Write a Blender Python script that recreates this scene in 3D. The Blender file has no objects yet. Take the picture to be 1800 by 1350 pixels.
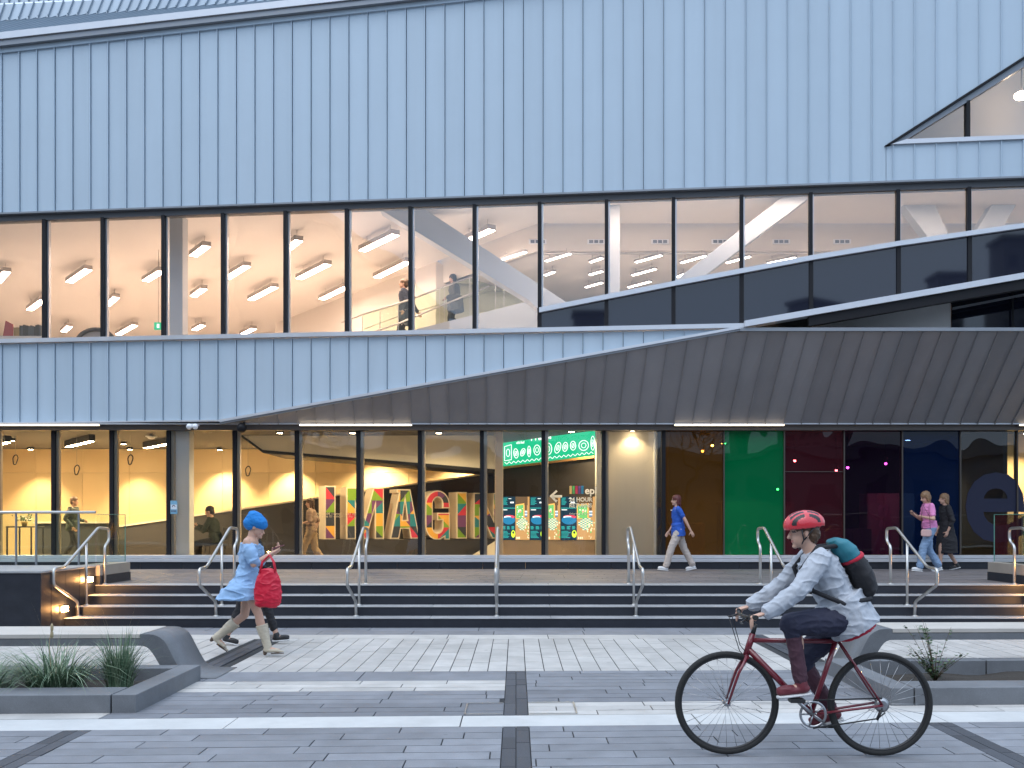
import bpy, bmesh, math, random
from mathutils import Vector as V, Matrix, noise
RD = random.Random(11)
C = bpy.context.scene.collection
PI = math.pi
F, CX, CY, EH = 1700.0, 907.0, 913.0, 1.6      # the lens: focal length and vanishing point in photo pixels, eye height

def P(px, py, D): return V(((px-CX)/F*D, D, EH+(CY-py)/F*D))
# ---- the tilted upper facade plane -------------------------------------------------
FB, FA = 19.384, 0.10687
FN = V((-FA, -1, 0)).normalized()               # outward normal
FU = V((1, -FA, 0)).normalized()                # along the facade
def fD(px): return FB/(1+FA*(px-CX)/F)
def FP(px, py, off=0.0): return P(px, py, fD(px)) + FN*off
def FZ(px, z, off=0.0):
    D = fD(px); p = V(((px-CX)/F*D, D, z)); return p + FN*off
def fy(px, z): return CY-(z-EH)*F/fD(px)

# ---- materials ---------------------------------------------------------------------
MATS = {}
def mat(name, col, rough=.5, metal=0.0, var=0.0, scale=4.0, bump=0.0, bscale=40.0, spec=.5, tint=False, stretch=(1,1,1), coat=0.0, speck=0.0, spscale=260.0, dirt=0.0, dscale=1.2, spots=0.0):
    if name in MATS: return MATS[name]
    m = bpy.data.materials.new(name); m.use_nodes = True
    nt = m.node_tree; N = nt.nodes; L = nt.links
    b = N['Principled BSDF']
    b.inputs['Base Color'].default_value = (*col, 1); b.inputs['Roughness'].default_value = rough
    b.inputs['Metallic'].default_value = metal; b.inputs['Specular IOR Level'].default_value = spec
    b.inputs['Coat Weight'].default_value = coat
    m.diffuse_color = (*col, 1)
    geo = N.new('ShaderNodeNewGeometry')
    mp = N.new('ShaderNodeMapping'); mp.inputs['Scale'].default_value = stretch
    L.new(geo.outputs['Position'], mp.inputs['Vector'])
    out = None
    def mul(prev, fac_socket, lo, hi):
        r = N.new('ShaderNodeMapRange'); r.inputs['To Min'].default_value = lo; r.inputs['To Max'].default_value = hi
        L.new(fac_socket, r.inputs['Value'])
        x = N.new('ShaderNodeMix'); x.data_type = 'RGBA'; x.blend_type = 'MULTIPLY'; x.inputs['Factor'].default_value = 1
        if prev is None: x.inputs['A'].default_value = (*col, 1)
        else: L.new(prev, x.inputs['A'])
        L.new(r.outputs['Result'], x.inputs['B'])
        return x.outputs['Result']
    if var:
        n = N.new('ShaderNodeTexNoise'); n.inputs['Scale'].default_value = scale; n.inputs['Detail'].default_value = 6
        L.new(mp.outputs['Vector'], n.inputs['Vector'])
        out = mul(out, n.outputs['Fac'], 1-2*var, 1+2*var)
        rr = N.new('ShaderNodeMapRange'); rr.inputs['To Min'].default_value = max(.02, rough-.12); rr.inputs['To Max'].default_value = min(1, rough+.12)
        L.new(n.outputs['Fac'], rr.inputs['Value']); L.new(rr.outputs['Result'], b.inputs['Roughness'])
    if dirt:
        n = N.new('ShaderNodeTexNoise'); n.inputs['Scale'].default_value = dscale; n.inputs['Detail'].default_value = 9; n.inputs['Roughness'].default_value = .7
        L.new(geo.outputs['Position'], n.inputs['Vector'])
        cr = N.new('ShaderNodeMapRange'); cr.inputs['From Min'].default_value = .42; cr.inputs['From Max'].default_value = .68
        L.new(n.outputs['Fac'], cr.inputs['Value'])
        out = mul(out, cr.outputs['Result'], 1.0, 1-dirt)
    if speck:
        n = N.new('ShaderNodeTexNoise'); n.inputs['Scale'].default_value = spscale; n.inputs['Detail'].default_value = 1
        L.new(geo.outputs['Position'], n.inputs['Vector'])
        out = mul(out, n.outputs['Fac'], 1-speck, 1+speck)
    if spots:                                           # trodden-in gum and drip spots
        vo = N.new('ShaderNodeTexVoronoi'); vo.inputs['Scale'].default_value = 2.4; L.new(geo.outputs['Position'], vo.inputs['Vector'])
        sr = N.new('ShaderNodeMapRange'); sr.inputs['From Min'].default_value = .03; sr.inputs['From Max'].default_value = .075; L.new(vo.outputs['Distance'], sr.inputs['Value'])
        out = mul(out, sr.outputs['Result'], 1-spots, 1.0)
    if tint:
        a = N.new('ShaderNodeAttribute'); a.attribute_name = 'tint'
        out = mul(out, a.outputs['Fac'], 0, 2)
    if out is not None: L.new(out, b.inputs['Base Color'])
    if bump:
        n = N.new('ShaderNodeTexNoise'); n.inputs['Scale'].default_value = bscale; n.inputs['Detail'].default_value = 4
        L.new(mp.outputs['Vector'], n.inputs['Vector'])
        bp = N.new('ShaderNodeBump'); bp.inputs['Strength'].default_value = bump; bp.inputs['Distance'].default_value = .02
        L.new(n.outputs['Fac'], bp.inputs['Height']); L.new(bp.outputs['Normal'], b.inputs['Normal'])
    MATS[name] = m
    return m

def emis(name, col, s):
    if name in MATS: return MATS[name]
    m = bpy.data.materials.new(name); m.use_nodes = True
    nt = m.node_tree; nt.nodes.clear()
    e = nt.nodes.new('ShaderNodeEmission'); o = nt.nodes.new('ShaderNodeOutputMaterial')
    e.inputs['Color'].default_value = (*col, 1); e.inputs['Strength'].default_value = s
    nt.links.new(e.outputs[0], o.inputs[0]); MATS[name] = m; m.diffuse_color = (*col, 1)
    return m

def glass(name, tint=(1,1,1), refl=1.0, wave=.02, body=None, bodyfac=0.0, ior=1.5, wscale=.9):
    """thin window glass: a mirror reflection by angle over clear or tinted transmission"""
    m = bpy.data.materials.new(name); m.use_nodes = True
    nt = m.node_tree; N = nt.nodes; L = nt.links; N.clear()
    o = N.new('ShaderNodeOutputMaterial'); t = N.new('ShaderNodeBsdfTransparent'); g = N.new('ShaderNodeBsdfGlossy')
    t.inputs['Color'].default_value = (*tint, 1); g.inputs['Roughness'].default_value = 0.0
    fr = N.new('ShaderNodeFresnel'); fr.inputs['IOR'].default_value = ior
    mul = N.new('ShaderNodeMath'); mul.operation = 'MULTIPLY'; mul.inputs[1].default_value = refl; mul.use_clamp = True
    L.new(fr.outputs[0], mul.inputs[0])
    base = t.outputs[0]
    if body:
        d = N.new('ShaderNodeBsdfDiffuse'); d.inputs['Color'].default_value = (*body, 1)
        mx = N.new('ShaderNodeMixShader'); mx.inputs[0].default_value = bodyfac
        L.new(t.outputs[0], mx.inputs[1]); L.new(d.outputs[0], mx.inputs[2]); base = mx.outputs[0]
    mix = N.new('ShaderNodeMixShader'); L.new(mul.outputs[0], mix.inputs[0]); L.new(base, mix.inputs[1]); L.new(g.outputs[0], mix.inputs[2])
    L.new(mix.outputs[0], o.inputs[0])
    if wave:
        geo = N.new('ShaderNodeNewGeometry'); n = N.new('ShaderNodeTexNoise'); n.inputs['Scale'].default_value = wscale; n.inputs['Detail'].default_value = 1
        L.new(geo.outputs['Position'], n.inputs['Vector'])
        bp = N.new('ShaderNodeBump'); bp.inputs['Strength'].default_value = 1; bp.inputs['Distance'].default_value = wave
        L.new(n.outputs['Fac'], bp.inputs['Height']); L.new(bp.outputs['Normal'], g.inputs['Normal'])
    MATS[name] = m
    return m

# ---- object helpers ----------------------------------------------------------------
def tag(o, label=None, cat=None, group=None, kind=None):
    if label: o['label'] = label
    if cat: o['category'] = cat
    if group: o['group'] = group
    if kind: o['kind'] = kind
    return o
def empty(name, loc, label, cat, group=None, rz=0):
    o = bpy.data.objects.new(name, None); C.objects.link(o); o.location = loc; o.rotation_euler = (0,0,rz); o.empty_display_size = .2
    return tag(o, label, cat, group)

class MB:
    """collects simple solids into one mesh"""
    def __init__(s): s.v = []; s.f = []; s.m = []; s.t = []; s.sm = []
    def face(s, pts, m=0, t=.5, smooth=False):
        i = len(s.v); s.v += [V(p) for p in pts]; s.f.append(tuple(range(i, i+len(pts)))); s.m.append(m); s.t.append(t); s.sm.append(smooth); return s
    def prism(s, pts, d, m=0, t=.5, mside=None):
        d = V(d); n = len(pts); i = len(s.v); pts = [V(p) for p in pts]
        nrm = V((0,0,0))
        for k in range(n): nrm += (pts[k]-pts[0]).cross(pts[(k+1)%n]-pts[0])
        if nrm.dot(d) > 0: pts = pts[::-1]
        s.v += pts + [p+d for p in pts]
        F_ = [tuple(range(i, i+n)), tuple(range(i+2*n-1, i+n-1, -1))]
        for k in range(n): F_.append((i+k, i+n+k, i+n+(k+1)%n, i+(k+1)%n))
        for j, f in enumerate(F_):
            s.f.append(f); s.m.append(m if j < 2 or mside is None else mside); s.t.append(t); s.sm.append(False)
        return s
    def box(s, a, b, m=0, t=.5):
        x0,y0,z0 = a; x1,y1,z1 = b
        return s.prism([(x0,y0,z0),(x1,y0,z0),(x1,y1,z0),(x0,y1,z0)], (0,0,z1-z0), m, t)
    def obox(s, c, ax, ay, az, m=0, t=.5):
        """box round c with half-axis vectors"""
        c = V(c); ax = V(ax); ay = V(ay); az = V(az)
        return s.prism([c-ax-ay-az, c+ax-ay-az, c+ax+ay-az, c-ax+ay-az], az*2, m, t)
    def tube(s, path, r, n=10, m=0, t=.5, closed=False, r1=None, smooth=True):
        path = [V(p) for p in path]; k = len(path); base = len(s.v)
        up = None
        for i, p in enumerate(path):
            if closed: d = (path[(i+1)%k]-path[i-1])
            else: d = (path[min(i+1,k-1)]-path[max(i-1,0)])
            d = d.normalized()
            if up is None:
                up = d.orthogonal().normalized()
            else:
                up = (up - d*up.dot(d))
                up = up.normalized() if up.length > 1e-6 else d.orthogonal().normalized()
            w = d.cross(up)
            rr = r if r1 is None else r+(r1-r)*i/max(1,k-1)
            for j in range(n):
                a = 2*PI*j/n
                s.v.append(p+(up*math.cos(a)+w*math.sin(a))*rr)
        for i in range(k if closed else k-1):
            a0 = base+i*n; b0 = base+((i+1)%k)*n
            for j in range(n):
                s.f.append((a0+j, a0+(j+1)%n, b0+(j+1)%n, b0+j)); s.m.append(m); s.t.append(t); s.sm.append(smooth)
        if not closed:
            s.f.append(tuple(base+j for j in reversed(range(n)))); s.m.append(m); s.t.append(t); s.sm.append(False)
            s.f.append(tuple(base+(k-1)*n+j for j in range(n))); s.m.append(m); s.t.append(t); s.sm.append(False)
        return s
    def lathe(s, prof, c, axis=(0,0,1), n=16, m=0, t=.5, cap=True):
        ax = V(axis).normalized(); u = ax.orthogonal().normalized(); w = ax.cross(u); c = V(c); base = len(s.v)
        for (r, h) in prof:
            for j in range(n):
                a = 2*PI*j/n; s.v.append(c+ax*h+(u*math.cos(a)+w*math.sin(a))*r)
        for i in range(len(prof)-1):
            for j in range(n):
                s.f.append((base+i*n+j, base+i*n+(j+1)%n, base+(i+1)*n+(j+1)%n, base+(i+1)*n+j)); s.m.append(m); s.t.append(t); s.sm.append(True)
        if not cap: return s
        s.f.append(tuple(base+j for j in reversed(range(n)))); s.m.append(m); s.t.append(t); s.sm.append(False)
        s.f.append(tuple(base+(len(prof)-1)*n+j for j in range(n))); s.m.append(m); s.t.append(t); s.sm.append(False)
        return s
    def build(s, name, mats, parent=None, bevel=0.0, local=False):
        me = bpy.data.meshes.new(name)
        off = V(parent.location) if (parent and not local) else V((0,0,0))
        if parent and not local and parent.parent: off += V(parent.parent.location)
        me.from_pydata([tuple(v-off) for v in s.v], [], s.f)
        if not isinstance(mats, (list, tuple)): mats = [mats]
        for m in mats: me.materials.append(m)
        me.polygons.foreach_set('material_index', s.m); me.polygons.foreach_set('use_smooth', s.sm)
        if any(t != .5 for t in s.t) or any(getattr(m_, 'name', '') in TINTED for m_ in mats):
            at = me.attributes.new('tint', 'FLOAT', 'FACE'); at.data.foreach_set('value', s.t)
        me.validate(); me.update()
        o = bpy.data.objects.new(name, me); C.objects.link(o)
        if parent: o.parent = parent
        if bevel:
            b = o.modifiers.new('bevel', 'BEVEL'); b.width = bevel; b.segments = 2; b.limit_method = 'ANGLE'
        return o
TINTED = set()
def struct(o): o['kind'] = 'structure'; return o

def fillet(path, r, n=4):
    path = [V(p) for p in path]; out = [path[0]]
    for i in range(1, len(path)-1):
        a, b, c = path[i-1], path[i], path[i+1]
        d0 = (a-b); d1 = (c-b); q = min(r, d0.length*.45, d1.length*.45)
        p0 = b+d0.normalized()*q; p1 = b+d1.normalized()*q
        for k in range(n+1):
            t = k/n; out.append(p0*(1-t)**2+b*2*t*(1-t)+p1*t*t)
    out.append(path[-1]); return out

def text_mesh(name, body, size, m, origin, xdir, ydir, parent=None, depth=.004, bold=0.0, align='LEFT', sx=1.0):
    cu = bpy.data.curves.new(name, 'FONT'); cu.body = body; cu.size = size; cu.extrude = depth; cu.offset = bold; cu.align_x = align; cu.resolution_u = 4
    ob = bpy.data.objects.new(name+'_tmp', cu); C.objects.link(ob)
    dg = bpy.context.evaluated_depsgraph_get(); dg.update()
    me = bpy.data.meshes.new_from_object(ob.evaluated_get(dg))
    bpy.data.objects.remove(ob); bpy.data.curves.remove(cu)
    x = V(xdir).normalized(); y = V(ydir).normalized(); z = x.cross(y)
    Mx = Matrix(((x.x*sx,y.x,z.x,origin[0]),(x.y*sx,y.y,z.y,origin[1]),(x.z*sx,y.z,z.z,origin[2]),(0,0,0,1)))
    me.transform(Mx)
    if parent:
        off = V(parent.location)
        if parent.parent: off += V(parent.parent.location)
        me.transform(Matrix.Translation(-off))
    me.name = name; me.materials.clear(); me.materials.append(m)
    for p in me.polygons: p.material_index = 0
    o = bpy.data.objects.new(name, me); C.objects.link(o)
    if parent: o.parent = parent
    return o
ORD = ['first','second','third','fourth','fifth','sixth','seventh','eighth','ninth','tenth','eleventh','twelfth','thirteenth','fourteenth','fifteenth','sixteenth','seventeenth']

# ---- camera, world, sun --------------------------------------------------------------
sc = bpy.context.scene
cam = bpy.data.cameras.new('camera'); cam.sensor_width = 36; cam.lens = F/1800*36; cam.clip_start = .05; cam.clip_end = 3000
cam.shift_y = (CY-675)/1800; cam.shift_x = -(CX-900)/1800
co = bpy.data.objects.new('camera', cam); C.objects.link(co); co.location = (0,0,EH); co.rotation_euler = (PI/2,0,0); sc.camera = co
SUN_EL, SUN_AZ = math.radians(60), math.radians(215)      # the brightest part of the overcast sky, behind the camera to the left
w = bpy.data.worlds.new('World'); sc.world = w; w.use_nodes = True
nt = w.node_tree; bg = nt.nodes['Background']
sky = nt.nodes.new('ShaderNodeTexSky'); sky.sky_type = 'NISHITA'; sky.sun_disc = False; sky.sun_elevation = SUN_EL; sky.sun_rotation = SUN_AZ
sky.air_density = 1.0; sky.dust_density = .6; sky.ozone_density = 3.0
# thin evening cloud drifting over the sky
tc = nt.nodes.new('ShaderNodeTexCoord'); mpw = nt.nodes.new('ShaderNodeMapping'); mpw.inputs['Scale'].default_value = (1.6,1.6,7)
nz = nt.nodes.new('ShaderNodeTexNoise'); nz.inputs['Scale'].default_value = 1.7; nz.inputs['Detail'].default_value = 7; nz.inputs['Roughness'].default_value = .6
nt.links.new(tc.outputs['Generated'], mpw.inputs['Vector']); nt.links.new(mpw.outputs['Vector'], nz.inputs['Vector'])
mr = nt.nodes.new('ShaderNodeMapRange'); mr.inputs['From Min'].default_value = .38; mr.inputs['From Max'].default_value = .72; mr.inputs['To Max'].default_value = .75
nt.links.new(nz.outputs['Fac'], mr.inputs['Value'])
mxw = nt.nodes.new('ShaderNodeMix'); mxw.data_type = 'RGBA'; mxw.inputs['B'].default_value = (2.6,3.3,4.5,1)
nt.links.new(mr.outputs['Result'], mxw.inputs['Factor']); nt.links.new(sky.outputs['Color'], mxw.inputs['A'])
hsv = nt.nodes.new('ShaderNodeMix'); hsv.data_type = 'RGBA'; hsv.inputs['Factor'].default_value = .9
sepw = nt.nodes.new('ShaderNodeSeparateXYZ'); nt.links.new(tc.outputs['Generated'], sepw.inputs[0])
grw = nt.nodes.new('ShaderNodeMix'); grw.data_type = 'RGBA'; grw.inputs['A'].default_value = (1.75,2.3,3.1,1); grw.inputs['B'].default_value = (5.2,6.3,7.8,1)
nt.links.new(sepw.outputs['Z'], grw.inputs['Factor']); nt.links.new(grw.outputs['Result'], hsv.inputs['B'])
nt.links.new(mxw.outputs['Result'], hsv.inputs['A']); nt.links.new(hsv.outputs['Result'], bg.inputs['Color'])
bg.inputs['Strength'].default_value = .15
sl = bpy.data.lights.new('sun', 'SUN'); sl.energy = .6; sl.angle = math.radians(45); sl.color = (1,.93,.86)
so = bpy.data.objects.new('sun', sl); C.objects.link(so)
sd = V((math.sin(SUN_AZ)*math.cos(SUN_EL), math.cos(SUN_AZ)*math.cos(SUN_EL), math.sin(SUN_EL)))
so.rotation_euler = (-sd).to_track_quat('-Z','Y').to_euler(); so.location = (0,-20,30)
sc.view_settings.view_transform = 'Standard'; sc.view_settings.look = 'None'; sc.view_settings.exposure = 1.0; sc.view_settings.gamma = 1
sc.cycles.use_denoising = True; sc.cycles.max_bounces = 10; sc.cycles.diffuse_bounces = 5; sc.cycles.transparent_max_bounces = 16
sc.cycles.sample_clamp_indirect = 6

# ---- material library -----------------------------------------------------------------
zinc = mat('zinc_panel', (.455,.555,.645), .55, .15, var=.03, scale=5, bump=.03, bscale=1.6, tint=True, stretch=(1,1,.07), dirt=.03, dscale=.8)
zinc_dark = mat('dark_zinc', (.285,.285,.30), .5, .15, var=.05, scale=1.6, bump=.05, bscale=2, tint=True, dirt=.08)
zinc_roof = mat('zinc_roof_sheet', (.27,.335,.40), .5, .15, var=.04, scale=2, tint=True)
trim = mat('pale_aluminium', (.62,.64,.68), .35, .4, var=.03)
trim_grey = mat('grey_flashing', (.26,.28,.31), .4, .4, var=.05)
black = mat('black_frame', (.012,.012,.015), .55, var=.1, spec=.25)
bronze = mat('bronze_soffit', (.10,.085,.075), .45, .3, var=.06)
TINTED.update({'zinc_roof_sheet','zinc_panel','dark_zinc'})
white_in = mat('white_plaster', (.82,.80,.78), .7, var=.01)
white_st = mat('white_steel', (.80,.82,.85), .5, var=.01)
dim_white = mat('dimmed_white_steel', (.47,.52,.58), .5, var=.01)  # white steel darkened and blued in the colour to offset nearby lamp glare
clear = glass('window_glass', (.97,.97,.97), refl=3.8, wave=.008)
clear_g = glass('shop_glass', (.96,.97,.95), refl=2.2, wave=.015)
dark_gl = mat('dark_spandrel_glass', (.010,.012,.024), .03, spec=.85)
bal_gl = glass('balustrade_glass', (.80,.92,.86), refl=.8, wave=0)
steel = mat('brushed_steel', (.58,.57,.55), .38, 1.0)
granite = mat('black_granite', (.021,.024,.033), .42, spec=.35, var=.12, scale=7, speck=.55, spscale=180, bump=.1, bscale=150)
tread = mat('flamed_granite', (.33,.335,.345), .6, var=.10, scale=3, speck=.3, spscale=150, dirt=.2)
# ======================= GROUND ==========================================================
def warp(x, d): return d + x*.042*max(0, min(1, (13.4-d)/5.6))
asph = mat('joint_asphalt', (.03,.032,.036), .9, var=.15, scale=3)
pav_light = mat('light_paver', (.46,.445,.425), .75, var=.09, scale=5, bump=.1, bscale=60, tint=True, speck=.10, spscale=120, dirt=.22, dscale=1.1, spots=.3)
pav_mid = mat('grey_paver', (.205,.215,.238), .72, var=.13, scale=5, bump=.1, bscale=60, tint=True, speck=.2, spscale=120, dirt=.2, spots=.35)
pav_dark = mat('dark_grey_paver', (.165,.174,.195), .72, var=.13, scale=5, bump=.1, bscale=60, tint=True, speck=.2, spscale=120, dirt=.2)
pav_white = mat('white_concrete', (.53,.535,.53), .75, var=.05, scale=2, bump=.05, bscale=50, tint=True, speck=.06, dirt=.16, dscale=1.6, spots=.3)
strip_m = mat('dark_granite_strip', (.055,.06,.072), .65, var=.1, speck=.7, spscale=110, tint=True)
TINTED.update({'light_paver','grey_paver','dark_grey_paver','white_concrete','dark_granite_strip'})
g = MB(); g.face([(-900,-900,-.012),(900,-900,-.012),(900,900,-.012),(-900,900,-.012)]); struct(g.build('ground', asph))

def pavers(name, x0, x1, d0, d1, wid, lmin, lmax, m, along='x', z=0.0, wfun=warp, gap=.010, tv=.05, skip=()):
    mb = MB()
    def quad(xa, xb, da, db):
        t = .5*(1+RD.uniform(-tv, tv)*2); h = gap/2
        zz = z+RD.uniform(-.0012, .0012)
        c = [(xa+h, da+h), (xb-h, da+h), (xb-h, db-h), (xa+h, db-h)]
        top = [V((x, wfun(x,d), zz)) for x, d in c]
        mb.prism([p-V((0,0,.01)) for p in top], (0,0,.01), 0, t)
    if along == 'x':
        n = max(1, round((d1-d0)/wid)); wd = (d1-d0)/n
        for r in range(n):
            x = x0-RD.uniform(0, lmax)
            while x < x1:
                l = RD.uniform(lmin, lmax); a = max(x, x0); b = min(x+l, x1)
                if b-a > .05:
                    segs = [(a, b)]
                    for (sa, sb) in skip:
                        ns = []
                        for (p, q) in segs:
                            if q <= sa or p >= sb: ns.append((p, q)); continue
                            if p < sa: ns.append((p, sa))
                            if q > sb: ns.append((sb, q))
                        segs = ns
                    for (p, q) in segs:
                        if q-p > .02: quad(p, q, d0+r*wd, d0+(r+1)*wd)
                x += l
    else:
        n = max(1, round((x1-x0)/wid)); wd = (x1-x0)/n
        for r in range(n):
            d = d0-RD.uniform(0, lmax)
            while d < d1:
                l = RD.uniform(lmin, lmax); a = max(d, d0); b = min(d+l, d1)
                xa, xb = x0+r*wd, x0+(r+1)*wd
                bad = any(xb > sa+.01 and xa < sb-.01 for sa, sb in skip)
                if b-a > .03 and not bad: quad(xa, xb, a, b)
                d += l
    return struct(mb.build(name, m))
S0 = (-.1, .1); SL = (-3.42, -3.22); SR = (3.22, 3.42); SK = (S0, SL, SR)
XE = 11.5
pavers('paving_dark_row', -XE, XE, 13.42, 14.29, .44, 1.0, 1.6, pav_mid, tv=.03)
pavers('paving_light_header', -XE, XE, 12.96, 13.42, .46, 1.2, 1.8, pav_light, tv=.03, skip=(SL, SR))
pavers('paving_light_court', -XE, XE, 10.2, 12.96, .2, .35, .9, pav_light, along='d', tv=.045, skip=(SL, SR))
pavers('paving_grey_row', -XE, -.1, 9.62, 10.2, .58, 1.2, 1.8, pav_mid, tv=.03)
pavers('paving_grey_row', .1, XE, 9.06, 10.2, .19, .7, 1.4, pav_mid, tv=.04)
pavers('paving_light_row', -XE, -.1, 9.05, 9.62, .19, .8, 1.5, pav_light, tv=.045)
pavers('paving_grey_row', -XE, -.1, 8.45, 9.05, .2, .6, 1.2, pav_mid, tv=.05)
pavers('paving_dark_row', .1, XE, 8.45, 9.06, .2, .6, 1.3, pav_dark, tv=.05)
pavers('paving_dark_row', -3.35, -.1, 7.9, 8.45, .185, .6, 1.2, pav_dark, tv=.05)
pavers('paving_light_row', -XE, -3.35, 7.9, 8.45, .27, .8, 1.4, pav_light, tv=.04)
pavers('paving_light_row', .1, XE, 7.9, 8.45, .185, .8, 1.4, pav_light, tv=.04)
pavers('white_band', -XE, XE, 7.48, 7.9, .42, 1.8, 2.0, pav_white, tv=.015, gap=.01)
pavers('paving_grey_court', -XE, XE, 2.0, 7.48, .2, .55, 1.25, pav_mid, tv=.07, skip=SK)
for (xa, xb), d0, d1 in ((S0,7.9,10.2),(S0,2,7.48),(SL,2,7.48),(SR,2,7.48),(SL,10.2,13.42),(SR,10.2,13.42)):
    xm = (xa+xb)/2
    pavers('drain_strip', xa, xb, d0, d1, .1, .25, .5, strip_m, along='d', tv=.12, gap=.006)
mb = MB()                                             # lid frame of a service box by the middle strip
for a, b in (((-.42,7.93),(-.11,7.93)),((-.42,7.93),(-.42,8.4)),((-.42,8.4),(-.11,8.4)),((.11,7.93),(.5,7.93)),((.5,7.93),(.5,8.42)),((.11,8.42),(.5,8.42))):
    q = V((a[0], warp(*a), .006)); r = V((b[0], warp(*b), .006)); d = (r-q).normalized(); n_ = V((-d.y, d.x, 0))*.006
    mb.prism([q-n_, r-n_, r+n_, q+n_], (0,0,.004))
struct(mb.build('service_lid_frame', steel))

# ---- steps and terrace ---------------------------------------------------------------------
SX0, SX1 = -6.68, 8.12
RIS = .14; DS = [14.30, 14.65, 15.00, 15.35]
steps = empty('steps', (0, 14.3, 0), 'wide flight of four dark granite steps with pale treads up to the terrace', 'steps')
for k in range(4):
    mb = MB(); z1 = RIS*(k+1); back = DS[k+1] if k < 3 else 15.75
    z0 = RIS*k - (.0 if k == 0 else .03)
    x = SX0
    mb.box((SX0, DS[k], RIS*k-.002 if k else -.01), (SX1, back+.02 if k < 3 else back, z1-.012), 0)
    while x < SX1-.01:
        xb = min(x+1.8, SX1); mb.box((x+.002, DS[k]-.012, z1-.0115), (xb-.002, back+.01 if k < 3 else back, z1), 1); x = xb
    o = mb.build('step', [granite, tread], steps, bevel=.006)
terr_p = mat('terrace_paver', (.165,.152,.155), .6, var=.1, scale=2, tint=True, speck=.2, spscale=140, dirt=.2, bump=.06); TINTED.add('terrace_paver')
mb = MB(); mb.box((-16, 15.76, -.01), (16, 20.28, .545)); struct(mb.build('terrace_base', asph))
pavers('terrace_paving', -16, 16, 15.76, 20.26, .2, .6, 1.2, terr_p, z=.56, wfun=lambda x, d: d, tv=.06)

# ---- side walls with lights, curbs, glass balustrades -----------------------------------------
def cheek(x0, x1, lab):
    r = empty('granite_wall', (x0, 13.6, 0), lab, 'wall')
    mb = MB(); n = int((x1-x0)/1.2)
    s = 1 if x0 > 0 else -1
    xs = [x0+(x1-x0)*i/n for i in range(n+1)]
    for i in range(n): mb.box((xs[i]+.002, 13.6, -.01), (xs[i+1]-.002, 13.9, .84))
    xi = x1 if s < 0 else x0                             # the face towards the steps
    for da, db in ((13.904,14.35),(14.354,14.8),(14.804,15.35)):
        mb.box((min(xi, xi+s*.3), da, -.01), (max(xi, xi+s*.3), db, .84))
    mb.box((x0 if s < 0 else x0+.3, 13.9, -.01), (x1-.3 if s < 0 else x1, 15.35, .80))
    mb.build('facing', granite, r, bevel=.004)
    cp = MB(); cp.box((x0-.0, 13.585, .843), (x1+.012 if s < 0 else x1, 15.37, .872)) if s < 0 else cp.box((x0-.012, 13.585, .843), (x1, 15.37, .872))
    cp.build('coping', tread, r, bevel=.004)
    return r
cheek(-14.0, SX0, 'black granite retaining wall left of the steps with two wall lights')
cheek(SX1, 14.0, 'black granite retaining wall right of the steps at the edge of view')
lamp_step = emis('step_light', (1,.48,.15), 115)
for i, (s, d, z, lab) in enumerate(((-1,15.08,.665,'glowing wall light beside the top step on the left granite wall'),(-1,14.25,.28,'glowing wall light beside the lowest step on the left granite wall'),
                      (1,15.08,.665,'glowing wall light beside the upper steps on the right granite wall'),(1,14.25,.28,'glowing wall light beside the lowest step on the right granite wall'))):
    x = SX0 if s < 0 else SX1
    r = empty('step_light', (x, d, z), lab, 'wall light', 'lights set in the walls of the steps')
    k = -s
    mb = MB(); mb.box((min(x, x+k*.012), d-.09, z-.055), (max(x, x+k*.012), d+.09, z+.055)); mb.build('housing', black, r, bevel=.003)
    mb = MB(); mb.box((min(x+k*.013, x+k*.055), d-.065, z-.035), (max(x+k*.013, x+k*.055), d+.065, z+.035)); mb.build('lens', lamp_step, r)

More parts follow.
